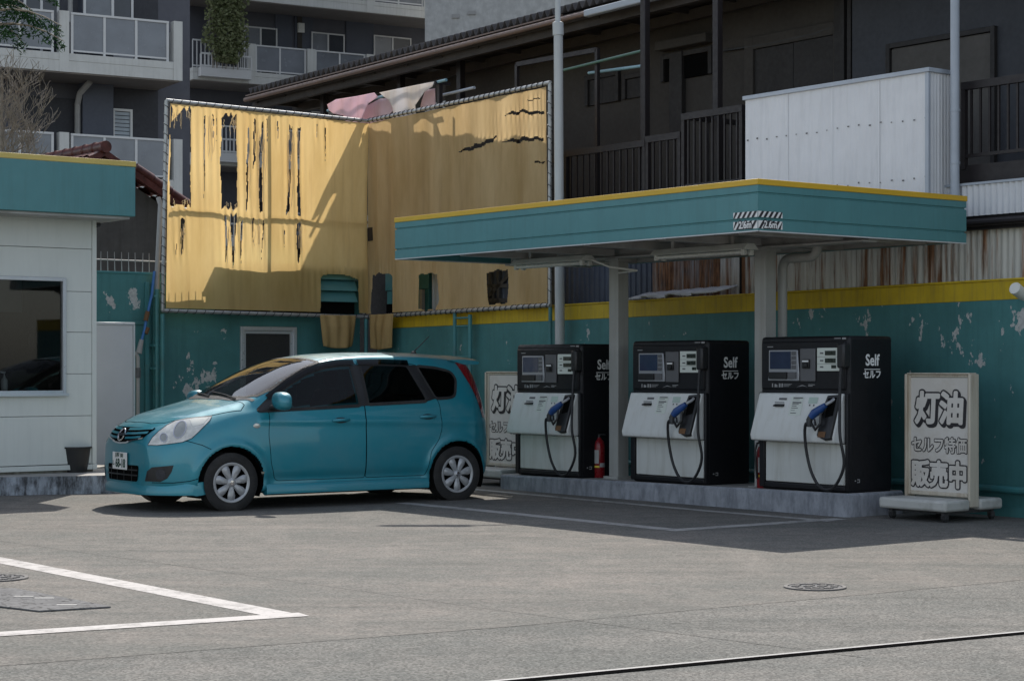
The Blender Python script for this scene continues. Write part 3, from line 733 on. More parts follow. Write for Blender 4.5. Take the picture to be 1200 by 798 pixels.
tB = [
 [(199, 150), (204, 138), (211, 133), (216, 128), (224, 127), (224.5, 241), (216, 243), (208, 239), (199, 241)],
 [(260, 139), (266, 134), (277, 136), (278, 200), (278.5, 246), (268, 243), (261, 245), (259, 200)],
 [(199.5, 125), (202, 125), (202, 243), (199, 243)],
 [(240, 134), (241.6, 134), (241.4, 196), (240.2, 232)], [(250, 136), (251, 136), (250.6, 170)], [(253.4, 136), (254.6, 136), (254, 166)],
 [(290, 150), (291.5, 150), (290.4, 243), (288.8, 246)], [(297, 142), (299, 142), (298.4, 190), (296.4, 200)],
 [(303, 180), (306.2, 142), (308.4, 142), (306.6, 200), (308.4, 247), (304.8, 247)], [(312, 142), (313, 142), (312.6, 175)],
 [(325, 145), (326.4, 145), (326, 170)], [(339.4, 148), (343.0, 148), (341.8, 200), (341, 250), (336.4, 250), (339.6, 210)],
 [(349, 148), (353.6, 148), (351.8, 200), (354.0, 252), (350.0, 250), (350, 205)], [(381, 148), (382.6, 148), (381.6, 192)], [(371, 148), (372, 148), (371.6, 166)],
 [(212.4, 258), (217.2, 258), (216.4, 280), (213.8, 304)], [(206.5, 285), (207.7, 285), (207, 300)],
 [(264, 254), (266.8, 256), (267.4, 290), (265.2, 311)], [(270, 252), (277.6, 252), (276.6, 280), (273.4, 317), (271.2, 290)], [(282.4, 262), (284.4, 258), (283.8, 300), (283, 313)],
 [(296.2, 258), (298, 258), (297, 290)], [(308, 258), (309.6, 258), (306.2, 305)], [(333.6, 268), (334.8, 268), (334, 290)],
 [(349.6, 260), (354, 258), (353, 290), (351, 309), (349.6, 300)],
 [(376.5, 326), (380, 322), (392, 321), (408, 323), (420.5, 328), (420, 366.2), (375.5, 366.2)],
]
tA = [
 [(434, 323), (440, 321), (452, 320), (460, 324), (461, 367), (433, 368)], [(490, 323), (497, 320), (513, 321), (514, 340), (516, 352), (511, 363), (490.5, 363)],
 [(569.5, 322), (577, 317), (595, 316), (597, 335), (596, 355), (573, 357)],
 [(591, 135), (600, 131), (612, 129), (626, 131), (637, 130), (637.5, 133.4), (622, 134.4), (610, 132.6), (600, 135)], [(588, 166), (598, 163.5), (614, 160.5), (637, 161.5), (637, 165), (620, 165), (604, 167.5)],
 [(533, 179), (548, 172), (566, 166.5), (582, 159), (583, 161), (571, 169.5), (556, 175)], [(623, 190), (638, 188.6), (638, 190.6), (626, 191.6)], [(616, 117), (632, 115), (632, 116.4), (618, 118.4)],
]
sheet(WB, (0, 0, 0), [(199, 121.5), (431.5, 145), (431.5, 367), (194, 361)], tB, 'tarpaulin', t_scr, waveB)
# the second sheet hangs on the frame of the long wall; its points are brought into the thing's own axes
MW = WB.i @ WA.m
def to_wb(o): o.data.transform(MW); return o
o = sheet(WA, (0, 0, 0), [(428.5, 145.5), (641, 102), (641, 356), (428.5, 368)], tA, 'tarpaulin', t_scr, waveA, 'tarp_old'); to_wb(o)
# loose threads left hanging in the tears
def threads():
    rr = random.Random(8); m = MB()
    for px0, px1, py0, py1, n in ((202, 224, 126, 152, 12), (261, 277, 135, 158, 10), (203, 224, 232, 246, 8), (262, 278, 236, 248, 8), (288, 313, 140, 248, 14), (337, 354, 146, 252, 14), (212, 217, 258, 302, 5), (264, 284, 254, 316, 12), (349, 354, 258, 308, 5), (240, 255, 134, 200, 6), (296, 310, 256, 300, 5)):
        for i in range(n):
            a = rr.uniform(px0, px1); b = rr.uniform(py0, (py0 * 2 + py1) / 3); L = rr.uniform(.25, .75) * (py1 - py0); q = []
            for k in range(6):
                x, z = WB.hit(a + rr.uniform(-.7, .7), b + L * k / 5, -.012); q.append((x, -.012 + rr.uniform(-.015, .01), z))
            m.tube(q, rr.uniform(.002, .0045), 4, cap=False)
    tag(m.build('frayed_edge', M['strand'], t_scr), kind='stuff')
threads()
# pipe frame
def pline(F, a, b, y=0.0):
    (x0, z0), (x1, z1) = F.hit(*a, y), F.hit(*b, y); return Vector((x0, y, z0)), Vector((x1, y, z1))
PR = .027
def pipe(F, a, b, r_=PR, y=0.0, name='frame_pipe', m='galv', ext=None):
    p, q = pline(F, a, b, y)
    if ext is not None: q = Vector((p.x, y, ext))
    o = MB().tube([p, q], r_).build(name, M[m], t_scr)
    if F is WA: to_wb(o)
    return p, q
pB = [pipe(WB, (195, 118), (430, 142)), pipe(WB, (190, 364), (430, 371.5)), pipe(WB, (195, 118), (190.5, 364), y=-.005)]
pA = [pipe(WA, (430, 142), (645, 97)), pipe(WA, (430, 371.5), (645, 357.5)), pipe(WA, (644.5, 97), (644.5, 357), y=.004)]
pipe(WB, (316.5, 131), (316.5, 321), .021, .05, 'brace_pipe'); pipe(WB, (318, 322), (318, 367), .021, .09, 'brace_pipe')
pipe(WB, (200, 244), (424, 262), .021, .07, 'brace_pipe'); pipe(WA, (434, 262), (640, 232), .021, .09, 'brace_pipe')
pipe(WB, (426.5, 150), (426.5, 368), .021, .07, 'brace_pipe'); pipe(WA, (433.5, 150), (433.5, 368), .021, .07, 'brace_pipe')
pipe(WA, (533, 125), (533, 362), .021, .09, 'brace_pipe')
pipe(WB, (190.5, 368), (190.5, 372), .03, 0, 'post', 'teal_pipe', ext=0); pipe(WB, (429, 374), (429, 380), .028, 0, 'post', 'teal_pipe', ext=0)
pipe(WA, (645, 360), (645, 365), .026, 0, 'post', 'teal_pipe', ext=0); pipe(WA, (533, 366), (533, 380), .026, .02, 'post', 'teal_pipe', ext=0)
# rope lashing wound on the pipes
def lash(F, a, b, r_, step, cl=.05):
    m = MB(); n = int((b - a).length / step); d = (b - a).normalized(); side = Vector((0, 1, 0)); up = d.cross(side).normalized()
    for i in range(n):
        c = a + d * (i + .5) * step; k = []
        for j in range(9):
            an = 2 * math.pi * j / 8; rr = r_ + .006
            k.append(c + d * (j / 8 - .5) * step * .75 + up * math.cos(an) * rr * (1 + .0 * i) + side * math.sin(an) * rr)
        m.tube(k, .0048, 5, cap=False)
    o = m.build('lashing', M['ink_black'], t_scr)
    if F is WA: to_wb(o)
lash(WB, *pB[0], PR, .13); lash(WB, *pB[1], PR, .14); lash(WB, *pB[2], PR, .13); lash(WA, *pA[0], PR, .13); lash(WA, *pA[1], PR, .14); lash(WA, *pA[2], PR, .15)
# the cut flaps folded out over the lower pipe
def flap(F, top, w_top, bot, w_bot, y=-.05):
    x0, z0 = F.hit(top[0], top[1], y); x1, _ = F.hit(top[0] + w_top, top[1], y); xb0, z1 = F.hit(bot[0], bot[1], y); xb1, _ = F.hit(bot[0] + w_bot, bot[1], y)
    n, k = 26, 24; vs = []; r_ = random.Random(int(top[0]))
    for j in range(k + 1):
        v = j / k
        for i in range(n + 1):
            u = i / n; xl = x0 + (xb0 - x0) * v; xr = x1 + (xb1 - x1) * v
            bow = .045 * math.sin(math.pi * u); fold = .022 * math.sin(u * 9 + v * 1.5) * v + .015 * math.sin(u * 19)
            z = z0 + (z1 - z0) * v + (.03 * (u - .5) ** 2 * 4 if v > .9 else 0)
            vs.append((xl + (xr - xl) * u, y - bow * min(1, v * 3) - fold, z))
    fs = [(j * (n + 1) + i, (j + 1) * (n + 1) + i, (j + 1) * (n + 1) + i + 1, j * (n + 1) + i + 1) for j in range(k) for i in range(n)]
    m = MB(); m.add(vs, fs, 0, True); o = m.build('flap', M['flap'], t_scr, solid=.008)
    if F is WA: to_wb(o)
flap(WB, (375, 369), 42, (378, 408), 35); flap(WA, (433, 369), 28, (436, 410), 22)
# steel ladder fixed to the wall under the screen
def ladder():
    y = .02; xa, xb = WA.x(533, y) + .08, WA.x(551, y); z1 = WA.z(545, 369, y)
    xa = WA.x(536, y)
    t = thing('ladder', 'teal steel ladder fixed to the yellow banded wall behind the car roof', 'ladder', WA.w(xa, y, 0), WA.rot)
    m = MB((xa, y, 0))
    m.tube([(xb, y, 0), (xb, y, z1)], .03); m.build('rail', M['teal_pipe'], t)
    m = MB((xa, y, 0)); z = .3
    while z < z1: m.tube([(xa - .02, y, z), (xb, y, z)], .012, 8); z += .42
    m.tube([(xa - .02, y, z1 - .04), (xb, y, z1 - .04)], .014, 8); m.build('rung', M['teal_pipe'], t)
ladder()
# blue hose and pole leaning at the left end of the wall
def hosepole():
    y = .1; pts = [(181, 318), (178, 345), (172, 372), (169, 388), (165, 402)]
    P = [WB.hit(px, py, y) for px, py in pts]; b0 = Vector((P[0][0], y, P[0][1]))
    t = thing('hose', 'blue hose running down the teal wall beside the grey panel', 'hose', WB.w(P[-1][0], y, P[-1][1]), WB.rot)
    of = (P[-1][0], y, P[-1][1]); V3 = [Vector((x, y, z)) for x, z in P]
    MB(of).tube(V3, .02, 8).build('hose_line', M['blue_hose'], t)
    m = MB(of)
    for a_, b_ in ((365, 376), (384, 391)):
        x0, z0 = WB.hit(173, a_, y); x1, z1 = WB.hit(170.4, b_, y); m.tube([(x0 + .0, y - .005, z0), (x1, y - .005, z1)], .034, 8)
    m.build('clamp', M['rust_bit'], t)
    x0, z0 = WB.hit(166, 398, y); x1, z1 = WB.hit(162.5, 414, y); MB(of).tube([(x0, y, z0), (x1, y, z1)], [.03, .045], 10).build('end_sleeve', M['pad'], t)
    x2 = WB.x(161.5, y); x0 = WB.x(157.5, y)
    t = thing('standpipe', 'thin grey standpipe with an elbow beside the grey panel', 'pipe', WB.w(x2, y, 0), WB.rot)
    m = MB((x2, y, 0)); m.tube([(x2, y, 0), (x2, y, z1 - .06), (x2 - .02, y, z1 - .02), (x0, y, z1)], .028); m.build('pipe_run', M['post_grey'], t)
    m = MB((x2, y, 0)); m.tube([(x2, y, z1 - .34), (x2, y, z1 - .2)], .04); m.build('collar', M['iron_pale'], t)
hosepole()
def downpipe():
    y = .12
    for px, top, lab in ((184, 232, 'pale downpipe running down the teal wall beside the screen frame'),):
        x0, z0 = WB.hit(px + 4, top, y); x1, _ = WB.hit(px, 316, y)
        t = thing('downpipe', lab, 'downpipe', WB.w(x1, y, 0), WB.rot)
        m = MB((x1, y, 0)); m.tube([(x0, y + .06, z0), (x0, y, z0 - .1), (x1, y, 2.72), (x1, y, 2.5)], .034); m.build('upper_pipe', M['pad'], t)
        m = MB((x1, y, 0)); m.tube([(x1, y, 2.5), (x1, y, 0)], .034); m.build('lower_pipe', M['teal_pipe'], t)
        m = MB((x1, y, 0))
        for z in (2.4, 1.72, 1.4, .8): m.box(x1 - .06, x1 + .06, y - .02, y + .1, z - .015, z + .015)
        m.build('bracket', M['teal_pipe'], t)
downpipe()
# ------------------------------------------------------------------ canopy over the pumps
def canopy():
    L, D, z0, z1 = -5.79, 2.90, 2.65, 3.112; zy = 3.058
    t = thing('canopy', 'flat teal canopy with yellow top edge on two grey posts over the pumps', 'canopy', (CN.o.x, CN.o.y, 0), CN.rot)
    # fascia: a folded sheet with two long grooves, run round the four sides
    g1, g2 = 2.752, 2.985; dp = .014; hw = .011
    prof = [(0, z0), (0, g1 - hw), (dp, g1 - hw * .5), (dp, g1 + hw * .5), (0, g1 + hw), (0, g2 - hw), (dp, g2 - hw * .5), (dp, g2 + hw * .5), (0, g2 + hw), (0, zy), (.06, zy), (.06, z0)]
    m = MB(); n = len(prof)
    def cor(o, z): return [(-o, o, z), (-o, D - o, z), (L + o, D - o, z), (L + o, o, z)]
    rings = [cor(o, z) for o, z in prof]
    for k in range(4):
        k2 = (k + 1) % 4
        for i in range(n):
            j = (i + 1) % n; m.add([rings[i][k], rings[i][k2], rings[j][k2], rings[j][k]], [(0, 1, 2, 3)])
    m.build('fascia', M['teal_trim'], t)
    m = MB(); o_ = -.008
    for a, b in ((0, zy + .001),):
        e = .008
        m.box(L - e, e, -e, .05, zy + .001, z1); m.box(L - e, e, D - .05, D + e, zy + .001, z1); m.box(-.05, e, .05, D - .05, zy + .001, z1); m.box(L - e, L + .05, .05, D - .05, zy + .001, z1)
    m.build('top_trim', M['yellow_trim'], t, bevel=.004)
    m = MB(); m.box(L + .055, -.055, .055, D - .055, 2.98, 3.03); m.build('roof_deck', M['soffit'], t)
    # underside: folded plates, purlins, beams
    m = MB(); m.box(L + .061, -.061, .061, D - .061, 2.715, 2.73); m.build('soffit', M['soffit'], t)
    m = MB()
    for a in (.07, D - .19): m.box(L + .07, -.07, a, a + .12, 2.655, 2.713)
    m.build('edge_channel', M['soffit'], t)
    m = MB(); m.box(-.03, -.0, -.004, D + .002, z0 - .012, z0 - .002); m.box(L, 0, -.002, .02, z0 - .012, z0 - .002); m.box(L, L + .03, .02, D, z0 - .012, z0 - .002); m.build('drip_edge', M['white_metal'], t)
    py_ = 1.60; px_ = [CN.o.x * 0 + a for a in ()]
    xs = [S.i @ CN.m @ Vector((0, 0, 0))]
    u0 = -12.305
    posts = [-13.80 - u0, -16.06 - u0]
    m = MB(); m.box(L + .1, -.1, py_ - .1, py_ + .1, 2.612, 2.63); m.box(L + .1, -.1, py_ - .012, py_ + .012, 2.63, 2.714)
    m.build('main_beam', M['soffit'], t)
    m = MB()
    for x in [posts[0], posts[1], (posts[0] + posts[1]) / 2, posts[0] + 1.1, posts[1] - 1.0]:
        m.box(x - .05, x + .05, .195, py_ - .105, 2.64, 2.713); m.box(x - .05, x + .05, py_ + .105, D - .195, 2.64, 2.713)
    m.build('cross_beam', M['soffit'], t)
    for x in posts:
        m = MB(); m.box(x - .077, x + .077, py_ - .077, py_ + .077, .15, 2.61); p = m.build('post', M['post_grey'], t, bevel=.006)
        m = MB(); m.box(x - .12, x + .12, py_ - .12, py_ + .12, .17, isl_top(-2) + .012); m.build('base_plate', M['post_grey'], p)
        m = MB(); m.box(x - .11, x + .11, py_ - .11, py_ + .11, 2.585, 2.611); m.build('cap_plate', M['post_grey'], p)
    # twin tube lights
    yl = 1.05
    for a, b in ((606, 690), (770, 880)):
        x0, x1 = CN.x(a, yl), CN.x(b, yl); zt = 2.60
        h = MB(); h.prism([(yl - .11, zt - .03), (yl + .11, zt - .03), (yl + .05, zt + .03), (yl - .05, zt + .03)], x0, x1, 'x'); f = h.build('light_fitting', M['white_fix'], t, bevel=.004)
        for dy in (-.05, .05):
            q = MB(); q.tube([(x0 + .06, yl + dy, zt - .055), (x1 - .06, yl + dy, zt - .055)], .016, 10); q.build('light_tube', M['lamp_glass'], f)
        for xx in (x0 + .05, x1 - .05):
            for dy in (-.05, .05): q = MB(); q.box(xx - .02, xx + .02, yl + dy - .022, yl + dy + .022, zt - .085, zt - .031); q.build('lamp_holder', M['white_fix'], f, bevel=.004)
        for xx in (x0 + .25, x1 - .25): q = MB(); q.box(xx - .02, xx + .02, yl - .015, yl + .015, zt + .03, 2.714); q.build('hanger', M['soffit'], f)
    # a cable from the left fitting to the post
    q = MB(); xa = CN.x(690, yl); q.tube([(xa + .03, yl, 2.58), (xa + .16, yl + .15, 2.50), (xa + .33, yl + .4, 2.46), (posts[1] - .08, py_ - .03, 2.45)], .011, 7); q.build('cable', M['white_fix'], t)
    # height signs: slanted stripes wrapped round the near corner
    sg = MB(); e = .004; W = .31
    def onA(s, z): return (-s, -e, z)            # long side, s = distance from the corner
    def onB(s, z): return (e, s, z)
    for (za, zb) in ((2.665, 2.738), (2.768, 2.822)):
        for fn, sg_ in ((onA, 1), (onB, -1)):
            q = [fn(0.0, za), fn(W, za), fn(W, zb), fn(0.0, zb)]
            sg.add(q, [(0, 1, 2, 3)] if sg_ < 0 else [(3, 2, 1, 0)], 0)
            k = (zb - za) * .75; n_ = 5; wv = W / n_
            for i in range(n_):
                # stripes lean to the right going up as seen from the front
                s0 = i * wv + .004
                if sg_ > 0: pts = [(s0 + k, za), (s0 + wv * .52 + k, za), (s0 + wv * .52, zb), (s0, zb)]
                else: pts = [(s0, za), (s0 + wv * .52, za), (s0 + wv * .52 + k, zb), (s0 + k, zb)]
                pts = [(min(max(a, .001), W - .001), b) for a, b in pts]
                def f2(s, z): p_ = fn(s, z); return (p_[0], p_[1] - .002, p_[2]) if sg_ > 0 else (p_[0] + .002, p_[1], p_[2])
                q = [f2(*a) for a in pts]; sg.add(q, [(3, 2, 1, 0)] if sg_ > 0 else [(0, 1, 2, 3)], 1)
    for k, (r1, ml, of_) in enumerate(((.013, 1, .0045), (.003, 0, .007))):
        thick_text(sg, '2.6m', .088, lambda x, y, l: (-.155 + x, -of_ - l, 2.701 + y), r1, ml, .95)
        thick_text(sg, '2.6m', .088, lambda x, y, l: (of_ + l, .155 + x, 2.701 + y), r1, ml, .95)
    sg.build('clearance_sign', [M['ink_white'], M['ink_black']], t)
    # rain pipe bent round from the roof to the post
    z_ = 2.56; yy = 1.9; xa = posts[0]
    X1 = CN.x(917, yy); X2 = CN.x(958, yy); zz = CN.z(940, 302, yy)
    m = MB()
    def arc(c, r_, a0, a1, n=7): return [(c[0] + r_ * math.cos(R(a0 + (a1 - a0) * i / n)), yy, c[1] + r_ * math.sin(R(a0 + (a1 - a0) * i / n))) for i in range(n + 1)]
    r_ = .11
    pts = [(X1, yy, .2)] + arc((X1 + r_, zz - r_), r_, 180, 90) + arc((X2 - r_, zz + r_), r_, -90, 0) + [(X2, yy, 2.72)]
    m.tube(pts, .048, 14); m.build('rain_pipe', M['post_grey'], t)
canopy()

# ------------------------------------------------------------------ fuel pumps
def make_pump():
    W, D, H = 1.17, .64, 1.50
    t = thing('fuel_pump', '', 'fuel pump')
    zs = .955                                     # bottom of the display head
    m = MB(); m.box(0, W, .02, D, 0, H); m.build('cabinet', M['black_pump'], t, bevel=.035, seg=3)
    m = MB(); m.box(.0, .075, -.004, .05, .02, zs); m.box(W - .03, W, -.004, .05, .02, zs); m.box(.075, W - .03, -.004, .05, .02, .075); m.build('front_frame', M['black_pump'], t, bevel=.012)
    m = MB(); m.box(.03, W - .03, .0, .03, zs + .03, H - .05); m.build('head_plate', M['black_pump'], t, bevel=.014)
    # slanted white front
    m = MB(); y0, y1 = -.008, -.14; za, zb, zc = zs - .005, .54, .475
    m.prism([(y0, za), (y1, zb), (y1 + .012, zc + .01), (-.03, zc), (.03, zc), (.03, za)], .01, W - .05, 'x'); m.build('front_panel', M['white_pump'], t, bevel=.012)
    def sl(x, z, o=.004):                          # a point on the slanted front
        k = (za - z) / (za - zb); n = Vector((0, -(za - zb), (y0 - y1))).normalized(); p = Vector((x, y0 + (y1 - y0) * k, z)); p = p + Vector((0, -(za - zb), -(y1 - y0))).normalized() * o
        return (p.x, p.y, p.z)
    def slq(mb, x0, x1, z0_, z1_, o=.004, m=0): mb.add([sl(x0, z0_, o), sl(x1, z0_, o), sl(x1, z1_, o), sl(x0, z1_, o)], [(0, 1, 2, 3)], m)
    m = MB(); m.box(.085, W - .04, .006, .03, .08, zc - .004); m.build('lower_panel', M['dirty_white'], t, bevel=.008)
    # display head
    fx = lambda f: .0 + W * f
    yb = -.018
    z_of = lambda zy: H - (zy - 48) / 3.8 / 121
    b = MB(); x0, x1, z0_, z1_ = fx(.117), fx(.475), z_of(246), z_of(108)
    b.prism([(x0, z0_), (x1, z0_), (x1, z0_ + .07), (x1 - .02, z1_ - .0), (x0 + .012, z1_), (x0 + .012, z0_ + .08)], yb, .0); bz = b.build('display_bezel', M['silver_plastic'], t, bevel=.006)
    s = MB(); s.box(x0 + .035, fx(.385), yb - .005, yb - .001, z0_ + .115, z1_ - .015); s.build('screen', M['screen'], bz)
    s = MB(); s.box(x0 + .03, x1 - .15, yb - .022, yb - .001, z0_ + .018, z0_ + .085); s.build('keypad', M['black'], bz, bevel=.004)
    s = MB()
    for i in range(4): s.box(fx(.395), x1 - .035, yb - .007, yb - .001, z0_ + .115 + i * .045, z0_ + .150 + i * .045)
    s.box(x1 - .135, x1 - .03, yb - .016, yb - .001, z0_ + .02, z0_ + .085); s.build('key_column', M['grey_plastic'], bz, bevel=.003)
    c = MB(); c.box(fx(.485), fx(.655), yb + .004, .0, z_of(248), z_of(102)); cr = c.build('card_reader', M['grey_plastic'], t, bevel=.006)
    s = MB(); s.box(fx(.52), fx(.60), yb - .014, yb + .003, z_of(190), z_of(150)); s.box(fx(.535), fx(.585), yb - .03, yb - .0145, z_of(186), z_of(168)); s.build('card_slot', M['black'], cr, bevel=.004)
    s = MB(); s.box(fx(.525), fx(.595), yb - .016, yb - .0141, z_of(162), z_of(155)); s.build('slot_light', M['ink_white'], cr)
    p = MB(); p.box(fx(.678), fx(.93), yb + .002, .0, z_of(202), z_of(100)); pp = p.build('price_panel', M['paper'], t, bevel=.004)
    s = MB(); s.box(fx(.77), fx(.885), yb - .003, yb + .001, z_of(133), z_of(113)); s.box(fx(.77), fx(.885), yb - .003, yb + .001, z_of(166), z_of(146)); s.box(fx(.84), fx(.89), yb - .003, yb + .001, z_of(190), z_of(176)); s.build('counter_window', M['lcd'], pp)
    s = MB(); s.box(fx(.68), fx(.93), yb - .002, yb + .001, z_of(140), z_of(139)); s.box(fx(.68), fx(.93), yb - .002, yb + .001, z_of(171), z_of(170))
    for zz in (123, 156, 184): s.box(fx(.715), fx(.75), yb - .002, yb + .001, z_of(zz + 3), z_of(zz - 3))
    s.build('rule', M['grey_plastic'], pp)
    # small printed marks under the display
    k = MB(); yk = -.004; rr = random.Random(3)
    for i, f in enumerate((.155, .185, .205, .235)): k.box(fx(f), fx(f) + .012 + .008 * (i % 2), yk, .0, z_of(275), z_of(258 + 3 * (i % 3)))
    for i in range(3): k.box(fx(.29), fx(.29) + .11 - .02 * i, yk, 0, z_of(262 + i * 5), z_of(260 + i * 5))
    k.box(fx(.265), fx(.28), yk, 0, z_of(275), z_of(258))
    k.prism([(fx(.44), z_of(274)), (fx(.50), z_of(264)), (fx(.56), z_of(272)), (fx(.50), z_of(268))], yk, 0)
    for i in range(2): k.box(fx(.57), fx(.57) + .085 - .03 * i, yk, 0, z_of(264 + i * 6), z_of(261 + i * 6))
    k.box(fx(.10), fx(.165), yk, 0, z_of(95), z_of(91)); k.box(fx(.86), fx(.93), yk, 0, H - .02, H - .028); k.box(fx(.945), fx(.985), yk, 0, H - .017, H - .034)
    k.build('printed_marks', M['ink_grey'], t)
    # slanted front: note slot, labels, nozzle
    s = MB()
    zl = lambda zy: H - (zy - 48) / 3.8 / 121
    s.prism([(-.04, zl(363)), (-.078, zl(361)), (-.078, zl(356)), (-.04, zl(349))], fx(.225), fx(.335), 'x'); s.build('note_slot', M['black'], t, bevel=.004)
    s = MB(); slq(s, fx(.26), fx(.35), zl(333), zl(323)); slq(s, fx(.22), fx(.33), zl(346), zl(342)); s.build('slot_label', M['grey_plastic'], t)
    s = MB(); slq(s, fx(.405), fx(.54), zl(400), zl(318), .003); s.build('notice', M['paper'], t)
    s = MB()
    for a_, b_, e_ in ((320, 325, .53), (329, 331, .5), (340, 346, .525), (349, 352, .50), (357, 360, .48), (366, 369, .5), (377, 379, .47), (388, 391, .49)): slq(s, fx(.425), fx(e_), zl(b_), zl(a_), .006)
    s.build('notice_print', M['grey_plastic'], t)
    s = MB(); slq(s, fx(.60), fx(.70), zl(346), zl(318), .003); s.build('sticker', M['paper_green'], t)
    s = MB(); slq(s, fx(.615), fx(.63), zl(357), zl(350), .003); slq(s, fx(.66), fx(.675), zl(357), zl(350), .003); s.build('lock', M['grey_plastic'], t)
    h = MB(); A = [(.815, 312), (.945, 306), (.945, 500), (.88, 505), (.79, 488), (.80, 350)]
    pts = [sl(fx(f), zl(zy), 0.0) for f, zy in A]; n_ = Vector((0, -(za - zb), -(y1 - y0))).normalized()
    fr_ = [Vector(p_) + n_ * .03 for p_ in pts]; bk = [Vector(p_) - n_ * .02 for p_ in pts]; N = len(pts)
    h.add(fr_ + bk, [tuple(range(N - 1, -1, -1)), tuple(range(N, 2 * N))] + [(i, (i + 1) % N, N + (i + 1) % N, N + i) for i in range(N)])
    ho = h.build('nozzle_boot', M['black'], t, bevel=.012)
    h = MB(); A2 = [(.835, 325), (.925, 320), (.925, 400), (.845, 410)]
    q = [Vector(sl(fx(f), zl(zy), .033)) for f, zy in A2]; h.add(q, [(0, 3, 2, 1)]); h.build('boot_shade', M['hole'], ho)  # flat black patch on the boot, recess shade put into its colour
    # nozzle: spout up into the boot, blue grip, lever guard
    nz = MB(); o = .085
    P = lambda f, zy, off=o: Vector(sl(fx(f), zl(zy), off))
    nz.tube([P(.735, 416), P(.765, 398), P(.82, 380), P(.865, 362)], [.034, .042, .038, .024], 12); noz = nz.build('nozzle', M['blue_grip'], t)
    s = MB(); s.tube([P(.865, 360), P(.89, 342, .05), P(.90, 328, .03)], .016, 10); s.build('spout', M['silver_plastic'], noz)
    s = MB(); s.tube([P(.735, 412), P(.725, 428), P(.735, 455, .08)], [.03, .032, .026], 10); s.tube([P(.745, 440, .075), P(.80, 468, .07), P(.84, 440, .07), P(.83, 398, .08)], .014, 8); s.tube([P(.775, 425, .08), P(.80, 448, .08)], .012, 8); s.build('lever_guard', M['black'], noz)
    s = MB(); s.box(fx(.775), fx(.785), P(.78, 440).y - .004, P(.78, 440).y, P(.78, 446).z, P(.78, 430).z); s.build('lever', M['silver_plastic'], noz)
    s = MB(); slq(s, fx(.81), fx(.89), zl(495), zl(470), .034); s.build('boot_plate', M['rust_bit'], ho)
    # hose arm and hose
    s = MB(); s.box(fx(.945), fx(1.025), -.085, .012, z_of(190), z_of(80)); s.build('hose_arm', M['black'], t, bevel=.02)
    a = Vector((fx(.985), -.07, z_of(186)))
    pts = [a, a + Vector((.006, -.02, -.15)), a + Vector((.03, -.05, -.38)), a + Vector((.07, -.09, -.64)), Vector((fx(1.065), -.13, .30)), Vector((fx(1.0), -.135, .12)), Vector((fx(.91), -.14, .045)), Vector((fx(.81), -.145, .07)), Vector((fx(.73), -.155, .20)), Vector((fx(.69), -.17, .38)), Vector((fx(.685), -.19, .55)), Vector((fx(.71), -.21, .66)), P(.735, 448)]
    def smooth_path(ps, k=6):
        out = []
        for i in range(len(ps) - 1):
            p0, p1, p2, p3 = ps[max(0, i - 1)], ps[i], ps[i + 1], ps[min(len(ps) - 1, i + 2)]
            for j in range(k):
                u = j / k; out.append(.5 * ((2 * p1) + (p2 - p0) * u + (2 * p0 - 5 * p1 + 4 * p2 - p3) * u * u + (3 * p1 - p0 - 3 * p2 + p3) * u ** 3))
        return out + [ps[-1]]
    s = MB(); s.tube(smooth_path(pts), .0145, 10); s.build('hose', M['hose'], t)
    # lettering on the right side
    s = MB(); xs = W + .002
    put_text(s, 'Self', .15, lambda x, y: (xs, .345 + x, 1.265 + y), offset=.004, sx=.9)
    s.box(W + .001, W + .003, .235, .455, 1.178, 1.186)
    put_text(s, 'セルフ', .085, lambda x, y: (xs, .345 + x, 1.128 + y), offset=.003)
    s.build('side_lettering', M['ink_white'], t)
    s = MB(); s.box(W + .001, W + .003, .10, .115, .118, .13); s.box(W + .001, W + .003, .135, .17, .105, .138); s.box(W + .0031, W + .004, .135, .16, .112, .131, 1); s.build('side_mark', [M['ink_grey'], M['black']], t)
    return t, smooth_path
pump0, smooth_path = make_pump()
labs = ['fuel pump nearest the standing kerosene sign, rightmost of three', 'middle fuel pump between the two canopy posts', 'fuel pump at the car end of the island, leftmost of three']
for i, u in enumerate((13.595, 15.53, 17.55)):
    o = pump0 if i == 0 else copy_tree(pump0)
    if i == 0: pass
    q = S.w(-u, 13.60 + .012, 0); xl = (isl.i @ q).x + .6
    o.location = (q.x, q.y, isl_top(xl) - .003); o.rotation_euler = (0, 0, S.rot)
    o['label'] = labs[i]; o['group'] = 'fuel pumps on the island'

